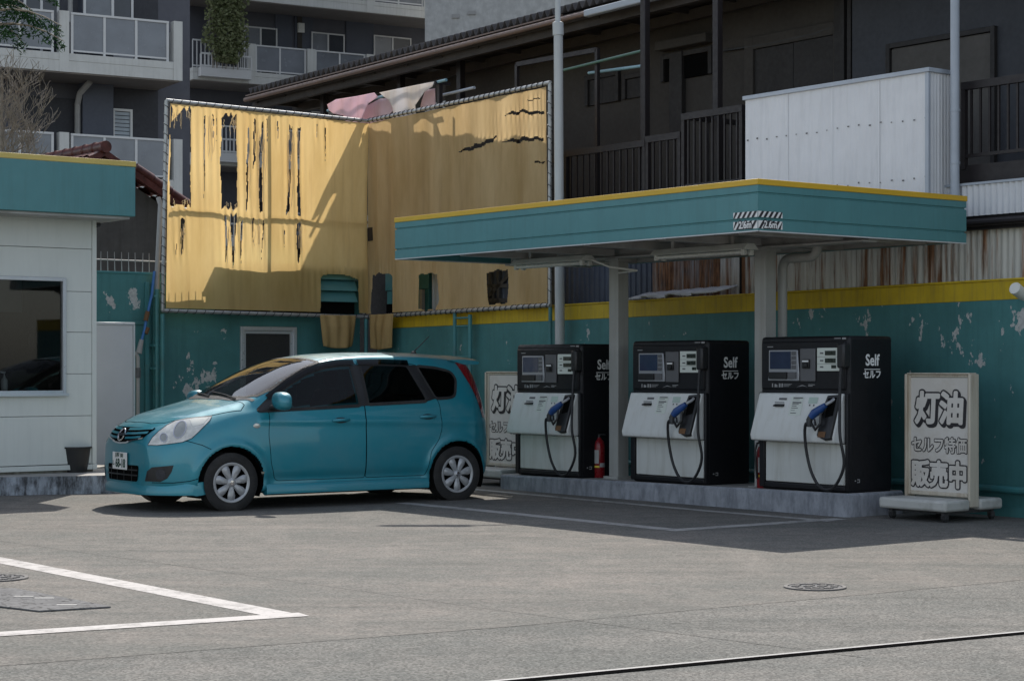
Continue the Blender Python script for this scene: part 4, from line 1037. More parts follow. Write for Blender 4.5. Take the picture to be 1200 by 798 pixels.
# ------------------------------------------------------------------ fire extinguishers
def make_ext():
    t = thing('fire_extinguisher', '', 'fire extinguisher')
    m = MB(); m.lathe([(.001, .0), (.06, 0), (.066, .01), (.066, .36), (.055, .405), (.028, .43), (.022, .45), (.001, .45)], 20); m.build('cylinder', M['red'], t)
    def band(name, a0, a1, z0, z1, mt):
        m = MB(); n = 12; vs = []
        for i in range(n + 1):
            a = R(a0 + (a1 - a0) * i / n); vs += [(.0675 * math.cos(a), .0675 * math.sin(a), z0), (.0675 * math.cos(a), .0675 * math.sin(a), z1)]
        m.add(vs, [(2 * i, 2 * i + 2, 2 * i + 3, 2 * i + 1) for i in range(n)]); m.build(name, M[mt], t)
    band('label', 190, 255, .16, .31, 'label_grey'); band('white_band', 265, 345, .12, .165, 'label_grey'); band('yellow_band', 200, 262, .115, .135, 'yellow_label')
    m = MB(); m.lathe([(.02, .44), (.02, .475), (.001, .475)], 14); m.box(-.02, .075, -.012, .012, .475, .487); m.add([(-.02, -.012, .49), (.085, -.012, .535), (.085, .012, .535), (-.02, .012, .49)], [(0, 1, 2, 3)]); m.tube([(-.02, 0, .47), (-.05, 0, .48)], .014, 8); m.build('valve', M['black'], t)
    m = MB(); m.tube([(-.02, 0, .46), (-.075, -.01, .45), (-.095, -.01, .38), (-.085, -.01, .2), (-.075, -.01, .1)], .011, 8); m.build('hose', M['black'], t)
    return t
e0 = make_ext()
q = gnd(702, 559.5, .185); e0.location = q; e0.rotation_euler = (0, 0, R(10)); tag(e0, 'red fire extinguisher standing beside the leftmost pump', group='fire extinguishers on the island')
e1 = copy_tree(e0); v = S.w(-13.665, 13.74); e1.location = (v.x, v.y, isl_top(-1.6)); e1.rotation_euler = (0, 0, R(20))
e1['label'] = 'red fire extinguisher half hidden behind the rightmost pump'

# ------------------------------------------------------------------ kerosene signs
def make_sign():
    W, H = .745, 1.135; zb = .215
    t = thing('standing_sign', '', 'sign')
    m = MB(); f = .034
    m.box(-W / 2, -W / 2 + f, -.04, .04, zb, zb + H); m.box(W / 2 - f, W / 2, -.04, .04, zb, zb + H); m.box(-W / 2 + f, W / 2 - f, -.04, .04, zb + H - f * .8, zb + H); m.box(-W / 2 + f, W / 2 - f, -.04, .04, zb, zb + .04)
    m.box(W / 2 - .008, W / 2 + .018, -.065, .065, .13, zb + H + .004); m.box(-W / 2 - .018, -W / 2 + .008, -.065, .065, .13, zb + H + .004); m.box(-W / 2 + .008, W / 2 - .008, -.065, .065, zb + H + .0005, zb + H + .015)
    fr = m.build('frame', M['sign_beige'], t, bevel=.012)
    m = MB(); m.box(-W / 2 + f - .01, W / 2 - f + .01, -.028, .028, zb + .03, zb + H - .03); pn = m.build('panel', M['sign_face'], t)
    y = -.030; x_, z_ = 0.0, zb
    m = MB()
    rows = [('灯油', .315, zb + .80, .92, .06, .030, .014, .009), ('セルフ特価', .150, zb + .465, .88, 0, .0125, .0040, 0), ('販売中', .255, zb + .185, .87, 0, .024, .0110, 0)]
    for k, (s_, sz, zc, sx, sh, r1, r2, drop) in enumerate(rows):
        for j in range(3 if drop else 1):
            thick_text(m, s_, sz, lambda a, b, l: (a + drop * j, y - .001 - l - .0003 * (2 - j), zc + b - drop * j), r1, 0, sx, sh, 3 + j)
        thick_text(m, s_, sz, lambda a, b, l: (a, y - .0032 - l, zc + b), r2, 1, sx, sh, 9)
    m.build('lettering', [M['ink_black'], M['sign_face']], pn)
    m = MB(); m.box(-W / 2 - .03, W / 2 + .03, -.42, -.07, .10, .205); m.box(-W / 2 - .03, W / 2 + .03, .07, .40, .10, .205); m.build('base', M['sign_base'], t, bevel=.028, seg=3)
    m = MB(); m.box(-W / 2 + .05, W / 2 - .05, -.3, .3, .075, .11); m.build('underframe', M['iron'], t)
    for sx_ in (-1, 1):
        for sy_ in (-1, 1):
            c = MB(); x0, y0 = sx_ * (W / 2 - .06), sy_ * .33
            c.box(x0 - .02, x0 + .02, y0 - .02, y0 + .02, .06, .1); c.box(x0 - .025, x0 - .018, y0 - .02, y0 + .03, .03, .07); c.box(x0 + .018, x0 + .025, y0 - .02, y0 + .03, .03, .07); co = c.build('caster', M['iron'], t)
            c = MB(); c.lathe([(.001, -.014), (.034, -.014), (.036, 0), (.034, .014), (.001, .014)], 16, (x0, y0 + .012, .036), 'x'); c.build('wheel', M['rubber'], co)
    return t
s0 = make_sign(); v = S.w(-11.765, 14.17); s0.location = v; s0.rotation_euler = (0, 0, S.rot)
tag(s0, 'white standing kerosene sign at the right end of the pump island, all lettering in view', group='kerosene signs')
s1 = copy_tree(s0); v = S.w(-18.45, 14.2); s1.location = v; s1.rotation_euler = (0, 0, S.rot); s1['label'] = 'white standing kerosene sign between car and leftmost pump, partly hidden'
# ------------------------------------------------------------------ tall lamp pole
def pole():
    x, y = S.w(-18.95, 15.05).x, S.w(-18.95, 15.05).y
    b = at(657, 400, 24.3); t = thing('lamp_pole', 'tall pale grey lamp pole rising behind the canopy', 'lamp pole', (b.x, b.y, 0))
    z1 = 1.42 + 390 * 24.3 / FOC
    MB().tube([(0, 0, 0), (-.03, 0, z1)], [.064, .058], 16).build('lower_pole', M['pole_grey'], t)
    MB().tube([(-.03, 0, z1 - .02), (-.035, 0, z1 + .14), (-.035, 0, z1 + .15)], [.07, .07, .05], 16).build('collar', M['pole_grey'], t)
    MB().tube([(-.035, 0, z1 + .1), (-.06, 0, 8.1), (-.25, 0, 8.35), (-.7, -.1, 8.4)], [.036, .034, .03, .028], 12).build('upper_pole', M['pole_grey'], t)
    m = MB(); m.prism([(-1.45, 8.38), (-.6, 8.36), (-.6, 8.44), (-.8, 8.46), (-1.4, 8.42)], -.17, .0); m.build('lamp_head', M['pole_grey'], t, bevel=.02)
pole()
# floodlight at the right edge
def flood():
    b = at(1196, 345, 17.75); t = thing('floodlight', 'small white cylindrical lamp on the wall at the right edge', 'lamp', (b.x, b.y, b.z))
    MB().tube([(-.075, -.08, .055), (.02, 0, 0), (.08, .05, -.03)], [.058, .056, .04], 18).build('housing', M['white_fix'], t)
    MB().tube([(-.079, -.084, .057), (-.0755, -.0805, .0555)], .05, 18).build('lens', M['lamp_glass'], t)
    MB().tube([(.04, .02, 0), (.16, .16, .02), (.26, .37, .04)], .014, 8).build('bracket', M['white_fix'], t)
flood()
# covers in the paving
def cover_round(px, py, r_, lab):
    p = gnd(px, py); t = thing('manhole_cover', lab, 'manhole cover', (p.x, p.y, .004), R(-30))
    MB().lathe([(.001, .004), (r_ * .86, .004), (r_ * .86, .002)], 32).build('lid', M['iron_pale'], t)
    MB().lathe([(r_ * .88, .002), (r_ * .88, .007), (r_, .007), (r_ * 1.01, 0)], 32).build('rim', M['iron_cover'], t)
    m = MB(); n = 9
    for i in range(n):
        y = (i - (n - 1) / 2) * r_ * .18; h = math.sqrt(max(.01, (r_ * .8) ** 2 - y * y)); k = int(h * 2 / .07)
        for j in range(k):
            if (i * 3 + j) % 4 == 3: continue
            x = -h + (j + .5) * 2 * h / k; m.box(x - .022, x + .022, y - r_ * .05, y + r_ * .05, .004, .010)
    m.build('tread', M['iron_cover'], t)
cover_round(955, 688.5, .20, 'round iron manhole cover in the paving in front of the pumps'); cover_round(-6, 678, .22, 'round iron cover at the left edge of the paving')
def cover_plate():
    pts = [gnd(-40, 690), gnd(18, 691), gnd(130, 712.5), gnd(46, 717.5), gnd(-60, 705)]
    c = gnd(50, 705); t = thing('cover_plate', 'rectangular grey steel cover plate inside the white parking lines', 'cover plate', (c.x, c.y, .004))
    P_ = [(p.x - c.x, p.y - c.y) for p in pts]
    a, b, c2, d, e = [Vector((*p, 0)) for p in P_]
    MB().prism(P_, 0, .008, 'z').build('plate', M['iron_pale'], t)
    m = MB(); r_ = random.Random(2)
    for i in range(900):
        x, y = r_.uniform(-1.2, .7), r_.uniform(-.9, .9)
        if inside(P_, np.array([x]), np.array([y]))[0] and abs(x) < 3: 
            k = .012; s_ = 1 if i % 2 else -1; m.add([(x - k, y - s_ * k * .5, .0095), (x - k * .4, y - s_ * k * .9, .0095), (x + k, y + s_ * k * .5, .0095), (x + k * .4, y + s_ * k * .9, .0095)], [(0, 1, 2, 3)])
    m.build('tread', M['iron'], t)
    m = MB()
    for px, py in ((28, 701), (52, 703), (78, 711)):
        g_ = gnd(px, py); m.box(g_.x - c.x - .06, g_.x - c.x + .06, g_.y - c.y - .02, g_.y - c.y + .02, .0085, .0105)
    m.build('lift_slot', M['pad'], t)
cover_plate()
# ------------------------------------------------------------------ two-storey gallery house behind the long wall (axes S: x = -u, y = v)
def gallery():
    base = (-12.0, 15.9, 0); t = thing('gallery_house', 'dark two-storey house with an open upper gallery, brown railings and a corrugated roof', 'house', S.w(*base), S.rot)
    def B(): return MB(base)
    yr = 15.95; yw = 17.7; xr = -6.5; zf0, zf1 = 3.28, 3.46
    ye = 16.55
    # roof
    zl = S.z(292, 118, ye); xl = S.x(292, ye); zr_ = S.z(640, 30, ye); xm = S.x(640, ye); sl = (zr_ - zl) / (xm - xl)
    def ez(x): return zl + (x - xl) * sl
    m = B(); pitch = .15; n = int((xr - xl) / pitch * 8); vs = []; Wd = 5.2; up = math.tan(R(14))
    for i in range(n + 1):
        x = xl + (xr - xl) * i / n; w_ = .05 * math.sin(2 * math.pi * x / pitch)
        vs += [(x, ye - .02, ez(x) + .15 + w_), (x, ye + Wd, ez(x) + .15 + w_ + Wd * up)]
    m.add(vs, [(2 * i, 2 * i + 2, 2 * i + 3, 2 * i + 1) for i in range(n)], 0, True); m.build('roof', M['roof_sheet'], t, solid=.012)
    m = B(); m.add([(xl, ye + .05, ez(xl) + .02), (xr, ye + .05, ez(xr) + .02), (xr, ye + 3, ez(xr) + .05), (xl, ye + 3, ez(xl) + .05)], [(3, 2, 1, 0)]); m.build('ceiling', M['brown_wood'], t)
    m = B()
    x = xl + .15
    while x < xr: m.beam((x, ye + .06, ez(x) - .02), (x, yw + .2, ez(x) - .02), .06, .09); x += .9
    for dy in (.12, .9): m.beam((xl, ye + dy, ez(xl) - .08), (xr, ye + dy, ez(xr) - .08), .09, .14)
    m.build('rafter', M['brown_wood'], t)
    m = B(); m.beam((xl, ye - .005, ez(xl) + .01), (xr, ye - .005, ez(xr) + .01), .02, .12); m.build('fascia_board', M['brown_wood'], t)
    xg = S.x(735, ye)
    m = B(); m.tube([(xl, ye - .08, ez(xl) + .0), (xg, ye - .08, ez(xg) + .0)], .038, 10); m.build('gutter', M['gutter_brown'], t)
    m = B(); m.beam((xl - .02, ye - .035, ez(xl) + .075), (S.x(660, ye), ye - .035, ez(S.x(660, ye)) + .075), .06, .02); m.build('eave_flashing', M['gutter_brown'], t)
    m = B(); xk = S.x(697, ye); m.beam((xk, ye - .15, ez(xk) - .03), (S.x(790, ye), ye - .15, ez(S.x(790, ye)) - .03), .10, .09); m.beam((S.x(785, ye), ye - .17, ez(S.x(785, ye)) + .10), (xr, ye - .17, ez(xr) + .10), .12, .12); m.build('gutter', M['gutter_grey'], t, bevel=.015)
    # walls
    xw0 = S.x(522, yw); xd = S.x(1015, yw)
    m = B(); m.box(xw0, xd, yw, yw + 3, 0, 6.12); m.build('wall', M['gallery_wall'], t)
    m = B(); m.box(xd + .002, xr, yw - .25, yw + 3, 0, 6.3); m.build('wall', M['gallery_blue'], t)
    m = B(); m.box(S.x(985, yw), xd, yw - .12, yw - .002, zf1, 6.1)
    for px in (992, 1000, 1008): xx = S.x(px, yw - .12); m.box(xx - .03, xx + .03, yw - .2, yw - .121, zf1, 6.1)
    m.build('pier', M['gallery_dark'], t)
    # openings on the gallery wall
    def opening(px0, px1, py0, py1, name, mt, y=yw, fr=.07, panels=2, fm='gallery_dark'):
        x0, x1 = S.x(px0, y), S.x(px1, y); pm = (px0 + px1) / 2; z1 = S.z(pm, py0, y); z0 = max(zf1 + .01, S.z(pm, py1, y))
        m = B(); m.box(x0 - fr, x0, y - .06, y - .002, z0, z1 + fr); m.box(x1, x1 + fr, y - .06, y - .002, z0, z1 + fr); m.box(x0, x1, y - .06, y - .002, z1, z1 + fr)
        f = m.build(name, M[fm], t, bevel=.005); k = (x1 - x0) / panels
        m = B()
        for i in range(panels): m.box(x0 + k * i + .008, x0 + k * (i + 1) - .008, y - .03 - .012 * (i % 2), y - .002, z0, z1 - .004)
        m.build('leaf', M[mt], f, bevel=.006)
    opening(886, 980, 50, 240, 'door', 'gallery_dark', fm='gallery_wall', fr=.16)
    opening(1046, 1164, 48, 200, 'door', 'door_board', y=yw - .25, panels=1, fr=.06)
    opening(692, 724, 92, 122, 'window', 'gallery_dark'); opening(736, 756, 92, 115, 'window', 'gallery_dark', panels=1)
    opening(781, 833, 66, 92, 'window', 'hole', panels=1)
    # vent slit, electric box and cable
    x0, z0 = S.hit(789, 158, yw); m = B(); m.box(x0, x0 + .25, yw - .08, yw - .002, z0, z0 + 1.1); m.build('meter_box', M['gallery_dark'], t, bevel=.01)
    x0, z0 = S.hit(780, 62, yw); m = B(); m.box(x0, x0 + 1.0, yw - .2, yw - .003, z0, z0 + .12); m.build('lamp_box', M['gallery_wall'], t, bevel=.01)
    m = B(); pa = [S.hit(px, py, yw - .05) for px, py in ((846, 60), (900, 52), (955, 40), (1000, 22))]; m.tube([(x, yw - .05, z) for x, z in pa], .012, 6); m.build('cable', M['black'], t)
    # floor
    m = B(); m.box(-28, xr, yr - .02, yw - .001, zf0, zf1); m.build('gallery_floor', M['brown_wood'], t)
    m = B(); m.box(-28, xr, yr - .1, yr - .021, 3.30, 3.50); m.build('floor_beam', M['brown_steel'], t)
    # posts
    for px in (757, 842): 
        x = S.x(px, yr + .12); m = B(); m.box(x - .045, x + .045, yr + .06, yr + .15, zf1, ez(x) + .0); m.build('post', M['brown_steel'], t, bevel=.008)
    for px in (300, 380, 470, 540): 
        x = S.x(px, ye + .5); m = B(); m.box(x - .05, x + .05, ye + .45, ye + .55, zf1, ez(x) + .06); m.build('post', M['brown_steel'], t, bevel=.006)
    # railings: sections between end posts
    def rail(x0, x1, zt, y, step=.115, name='railing', low=.12):
        m = B(); m.box(x0, x1, y - .03, y + .03, zt - .08, zt); m.box(x0, x1, y - .015, y + .015, zf1 + low, zf1 + low + .035)
        m.box(x0, x0 + .05, y - .025, y + .025, zf1, zt - .08); m.box(x1 - .05, x1, y - .025, y + .025, zf1, zt - .08)
        n = max(1, int((x1 - x0) / step))
        for i in range(1, n): x = x0 + (x1 - x0) * i / n; m.box(x - .011, x + .011, y - .011, y + .011, zf1 + low + .036, zt - .081)
        m.build(name, M['brown_steel'], t)
    yb = 15.45
    x873 = S.x(873, yb)
    rail(S.x(800, 15.8), S.x(872, 15.8) - .01, 4.47, 15.8, .1)
    for x in (S.x(800, 15.8) + .001,):
        m = B(); m.box(x, x + .05, 15.83, yw - .2, 4.40, 4.46)
        for i in range(12): m.box(x + .015, x + .035, 15.95 + i * .12, 15.97 + i * .12, zf1, 4.40)
        m.build('side_railing', M['brown_steel'], t)
    rail(S.x(758, 15.92), S.x(800, 15.92) - .02, 4.28, 15.92); rail(S.x(662, 15.92), S.x(758, 15.92) - .01, 4.24, 15.92); rail(-27.5, S.x(662, 15.92) - .01, 4.2, 16.0, .13)
    rail(S.x(1128, 15.86), xr, 4.36, 15.86, .115)
    # the corrugated box of the landing
    xa, xb = S.x(873.5, yb), S.x(1088, yb); zt = (S.z(1088, 84, yb) + S.z(873.5, 114.5, yb)) / 2; yb2 = S.hitx(1117, 100, xb)[0]; z0 = 3.0
    m = B(); m.corr(xa, xb, z0, zt - .02, yb, .076, .0013, 'box', seg=10)
    fr = m.build('landing_front', M['corr_white'], t)
    m = B(); n = 44; vs = []
    for i in range(n + 1):
        y = yb + (yb2 - yb) * i / n; d = .008 * max(-1, min(1, 3 * math.sin(2 * math.pi * y / .05))); vs += [(xb + d, y, z0), (xb + d, y, zt - .02)]
    m.add(vs, [(2 * i, 2 * i + 2, 2 * i + 3, 2 * i + 1) for i in range(n)]); m.build('landing_side', M['corr_white'], t)
    m = B(); m.box(xa - .02, xb + .03, yb - .03, yb + .05, zt - .019, zt + .025); m.box(xb - .03, xb + .03, yb + .051, yb2, zt - .019, zt + .025); m.box(xb - .035, xb + .012, yb - .014, yb + .02, z0, zt - .02); m.build('landing_cap', M['gutter_grey'], t, bevel=.004)
    m = B()
    for k in range(1, 4): xs_ = xa + (xb - xa) * k / 4; m.box(xs_ - .012, xs_ + .012, yb - .006, yb - .002, z0, zt - .021)
    m.build('seam', M['corr_white'], fr)
    m = B(); rr = random.Random(5)
    for f0 in (.30, .68):
        x = xa + .04
        while x < xb - .02: z = zt - (zt - z0 + .15) * f0 + rr.uniform(-.012, .012); m.box(x - .005, x + .005 + rr.uniform(0, .014), yb - .012, yb - .0065, z - .005, z + .004 + rr.uniform(0, .009)); x += .152
    m.build('screw', M['iron_pale'], fr)
    m = B(); m.box(xa, xb - .02, yb + .05, 15.83, z0 + .02, 3.44); m.box(xa + .01, xa + .05, yb + .012, 15.78, z0, zt - .03); m.build('landing_floor', M['brown_wood'], t)
    # downpipe
    x = S.x(1123.5, 15.72); m = B(); m.tube([(x, 15.66, 2.96), (x, 15.66, 7.0)], .047, 14); dp = m.build('downpipe', M['gutter_grey'], t)
    for z in (1.42 + 302 * 19.6 / FOC, 1.42 + 240 * 19.6 / FOC): B().tube([(x, 15.66, z - .012), (x, 15.66, z + .012)], .053, 14).build('bracket', M['gutter_grey'], dp)
    # fascia sheet and lower walls
    ys = 15.72; x0 = S.x(1131, ys) - .3
    m = B(); m.corr(x0, xr, 2.96, 3.275, ys, .075, .010, 'sin', seg=8); m.build('fascia_sheet', M['corr_white'], t)
    m = B(); m.box(x0, xr, ys - .02, ys + .03, 3.276, 3.30); m.build('fascia_cap', M['gutter_grey'], t)
    m = B(); m.box(x0 - 4, xr, ys + .03, ys + .5, 2.82, 2.95); m.tube([(x0, ys + .0, 2.89), (xr, ys + .0, 2.89)], .04, 10); m.build('lower_beam', M['brown_steel'], t)
    yl = 15.83; c1, c2, c3, c4 = S.x(660, yl), S.x(765, yl), S.x(846, yl), S.x(884, yl)
    m = B(); m.corr(c4 - .2, xr, 1.3, 2.95, yl, .078, .007, 'sin'); m.build('lower_wall', M['rust_pale'], t)
    m = B(); m.corr(c3 + .005, c4 - .205, 1.3, 2.95, yl - .03, .078, .011, 'sin'); m.build('lower_wall', M['rust_mid'], t)
    m = B(); m.corr(c2 + .005, c3, 1.3, 2.95, yl, .078, .011, 'sin'); m.build('lower_wall', M['rust_dark'], t)
    m = B(); m.corr(-21.3, c2, 1.3, 2.95, yl + .02, .10, .014, 'rib'); m.build('lower_wall', M['corr_blue'], t)
    xa_, xb_ = S.x(486, yl), S.x(520, yl); m = B(); m.corr(xa_ + .1, xb_ + .3, 1.0, 3.2, yl + .25, .12, .015, 'rib'); m.build('lower_wall', M['corr_grey'], t)
    m = B(); m.box(-28, -21.4, yl + .4, yl + .5, 0, 3.27); m.build('back_board', M['gallery_dark'], t)
    m = B()
    for px0, py0, px1, py1 in ((571, 350, 598, 322), (571, 335, 598, 335), (585, 318, 585, 358), (575, 320, 580, 356), (571, 352, 598, 352)):
        a, za = S.hit(px0, py0, yl); b, zb_ = S.hit(px1, py1, yl); m.beam((a, yl, za), (b, yl, zb_), .05, .05)
    m.build('steel_brace', M['iron'], t)
gallery()
# loose bent sheet on top of the wall
def scrap():
    y = 15.6; x0, z0 = S.hit(756, 347, y); x1, z1 = S.hit(861, 338, y); n = 90; vs = []; rr = random.Random(9)
    for i in range(n + 1):
        x = x0 + (x1 - x0) * i / n; e = .010 * math.sin(2 * math.pi * x / .032) if True else 0
        j = .05 * math.sin(i * .23) + .02 * rr.uniform(-1, 1) if 18 < i < 70 else 0
        vs += [(x, y - .32 + j, z0 + (z1 - z0) * i / n - .05 + .5 * e - j * .3), (x, y + .05, z0 + (z1 - z0) * i / n + .035 + e)]
    m = MB((x0, y, z0)); m.add(vs, [(2 * i, 2 * i + 2, 2 * i + 3, 2 * i + 1) for i in range(n)], 0, True)
    o = m.build('corrugated_sheet', M['corr_white'], solid=.008, loc=S.w(x0, y, z0), rot=S.rot)
    tag(o, 'loose torn white corrugated sheet lying on the wall top under the canopy', 'sheet')
scrap()
# ------------------------------------------------------------------ washing on the gallery
def laundry():
    y = 15.98
    def rod(a, b, r_, mt, lab, y0=y, y1=None):
        y1 = y1 or y0; x0, z0 = S.hit(*a, y0); x1, z1 = S.hit(*b, y1)
        o = MB((x0, y0, z0)).tube([(x0, y0, z0), (x1, y1, z1)], r_, 10).build('laundry_pole', M[mt], loc=S.w(x0, y0, z0), rot=S.rot); tag(o, lab, 'laundry pole', 'laundry poles under the gallery roof')
    rod((384, 130), (523, 94), .022, 'cyan_pole', 'pale teal laundry pole carrying the shirts', 15.98, 15.98)
    rod((655, 84), (760, 58), .018, 'green_pole', 'green laundry pole under the roof behind the lamp pole', 16.1, 16.1)
    rod((690, 86), (757, 77), .02, 'cyan_pole', 'pale blue laundry pole just below the green one', 16.4, 16.2)
    rod((518, 112), (556, 103), .022, 'gutter_grey', 'short grey laundry pole right of the shirts', 16.2, 16.2)
    def shirt(pts, mt, name, lab, cat, yy, dep=.05):
        P_ = [S.hit(px, py, yy) for px, py in pts]; cx, cz = sum(p[0] for p in P_) / len(P_), max(p[1] for p in P_)
        # dense fill so the cloth can fold
        x0, x1 = min(p[0] for p in P_), max(p[0] for p in P_); z0, z1 = min(p[1] for p in P_), max(p[1] for p in P_)
        V = [Vector(p) for p in P_]; E = [(i, (i + 1) % len(V)) for i in range(len(V))]
        g_ = []
        st = .035
        for i in range(int((x1 - x0) / st)):
            for j in range(int((z1 - z0) / st)): g_.append(Vector((x0 + (i + .5) * st, z0 + (j + .5) * st)))
        gi = inside(P_, np.array([q.x for q in g_]), np.array([q.y for q in g_])); V += [q for q, k in zip(g_, gi) if k]
        vo, eo, fo, *_ = delaunay_2d_cdt(V, E, [], 1, 1e-5)
        vs = [(q.x, yy - dep * (.4 + .6 * math.sin(q.x * 11 + 2.2 * math.sin(q.y * 5)) * min(1, (z1 - q.y) * 4)), q.y) for q in vo]
        m = MB((cx, yy, cz)); m.add(vs, [tuple(f) for f in fo], 0, True)
        o = m.build(name, M[mt], loc=S.w(cx, yy, cz), rot=S.rot, solid=.006, sharp=180); tag(o, lab, cat)
    shirt([(385, 123), (395, 117), (420, 113), (440, 109), (444, 114), (434, 122), (430, 128), (424, 138), (425, 150), (408, 150), (402, 136), (393, 134), (388, 130)], 'shirt_pink', 'shirt', 'pink shirt hanging on the laundry pole left of the white one', 'shirt', 15.93)
    shirt([(446, 109), (470, 104), (500, 98), (510, 96), (508, 102), (498, 108), (494, 115), (490, 124), (488, 140), (462, 141), (464, 128), (459, 119), (452, 115)], 'shirt_white', 'shirt', 'white shirt hanging on the laundry pole beside the pink one', 'shirt', 15.94)
    shirt([(428, 126), (447, 116), (456, 116), (462, 128), (450, 145), (424, 150)], 'cloth_pink', 'towel', 'pale pink cloth hanging low between the two shirts', 'towel', 16.12)
    shirt([(500, 106), (511, 104), (511, 128), (493, 130)], 'cloth_pink', 'towel', 'dull pink cloth hanging right of the white shirt', 'towel', 16.1)
    # bracket holding the rods
    x, z1 = S.hit(514, 96, 16.0); t = thing('pole_bracket', 'dark upright bracket holding the laundry pole right of the white shirt', 'bracket', S.w(x, 16.02, 3.46), S.rot)
    MB((x, 16.02, 3.46)).beam((x, 16.02, 3.46), (x, 16.02, z1), .06, .06).build('upright', M['brown_steel'], t)
    MB((x, 16.02, 3.46)).beam((x, 15.93, z1 - .02), (x, 16.2, z1 - .02), .04, .04).build('arm', M['brown_steel'], t)
laundry()
def rod_rack():
    y = 16.15; x0, z0 = S.hit(606, 108, y); x1, z1 = S.hit(700, 84, y)
    t = thing('drying_rack', 'dark steel drying rack under the gallery roof beside the lamp pole', 'rack', S.w(x0, y, 3.46), S.rot); of = (x0, y, 3.46)
    za = S.z(606, 76, y); MB(of).beam((x0, y, 3.46), (x0, y, za), .05, .05).build('upright', M['brown_steel'], t)
    MB(of).beam((x0, y, za), (x1, y, za - .02), .05, .06).build('crossbar', M['brown_steel'], t)
    MB(of).beam((x1, y, 3.46), (x1, y, za), .05, .05).build('upright', M['brown_steel'], t)
rod_rack()
# ------------------------------------------------------------------ small house with a red tiled roof
def tile_house():
    ap = at(122, 176, 33.0); H = Frame((ap.x, ap.y), ALPHA); za = ap.z        # x along the gable, y along the ridge
    t = thing('tiled_house', 'small grey house with a dark red tiled roof between office and screen', 'house', (ap.x, ap.y, 0), ALPHA * math.pi / 180)
    sl = .58; hw = 2.2
    m = MB(); m.prism([(-hw + .35, 0), (hw - .35, 0), (hw - .35, za - .12 - (hw - .35) * sl), (0, za - .12), (-hw + .35, za - .12 - (hw - .35) * sl)], .35, 6); m.build('wall', M['house_wall'], t)
    m = MB()
    for s in (-1, 1):
        L = hw / .866; n = 9; per = .24; k = int(6.2 / per) * 6
        for r_ in range(n):
            u0, u1 = hw * r_ / n, hw * (r_ + 1) / n + .03; vs = []
            for i in range(k + 1):
                y = i * 6.2 / k; wv = .028 * abs(math.sin(math.pi * y / per)) ** .7
                vs += [(s * u0, y, za - u0 * sl + wv + .00), (s * u1, y, za - u1 * sl + wv + .035)]
            m.add(vs, [(2 * i, 2 * i + 1, 2 * i + 3, 2 * i + 2) if s > 0 else (2 * i, 2 * i + 2, 2 * i + 3, 2 * i + 1) for i in range(k)], 0, True)
        m.prism([(0, za - .10), (0, za + .02), (s * hw, za - hw * sl + .03), (s * hw, za - hw * sl - .10)], -.02, .06)
    rf = m.build('roof', M['tile'], t)
    m = MB(); 
    for i in range(16): m.tube([(0, -.08 + i * .40, za + .05), (0, -.08 + i * .40 + .36, za + .05), (0, -.08 + i * .40 + .38, za + .05)], [.105, .092, .115], 14)
    m.build('ridge_tile', M['tile'], rf)
    m = MB()
    x0 = .62; z0 = za - x0 * sl + .11
    for i in range(4): m.tube([(x0 + .02 + .34 * i, .12, z0 - .34 * i * sl), (x0 + .02 + .34 * i + .32, .12, z0 - (.34 * i + .32) * sl)], [.085, .10], 12)
    m.build('verge_tile', M['tile'], rf)
    m = MB(); m.beam((hw - .1, .2, za - hw * sl - .12), (hw - .1, 6, za - hw * sl - .12), .08, .08); m.box(hw - .75, hw - .3, .05, .34, za - hw * sl - .22, za - hw * sl - .12); m.build('eave_board', M['brown_wood'], t)
tile_house()
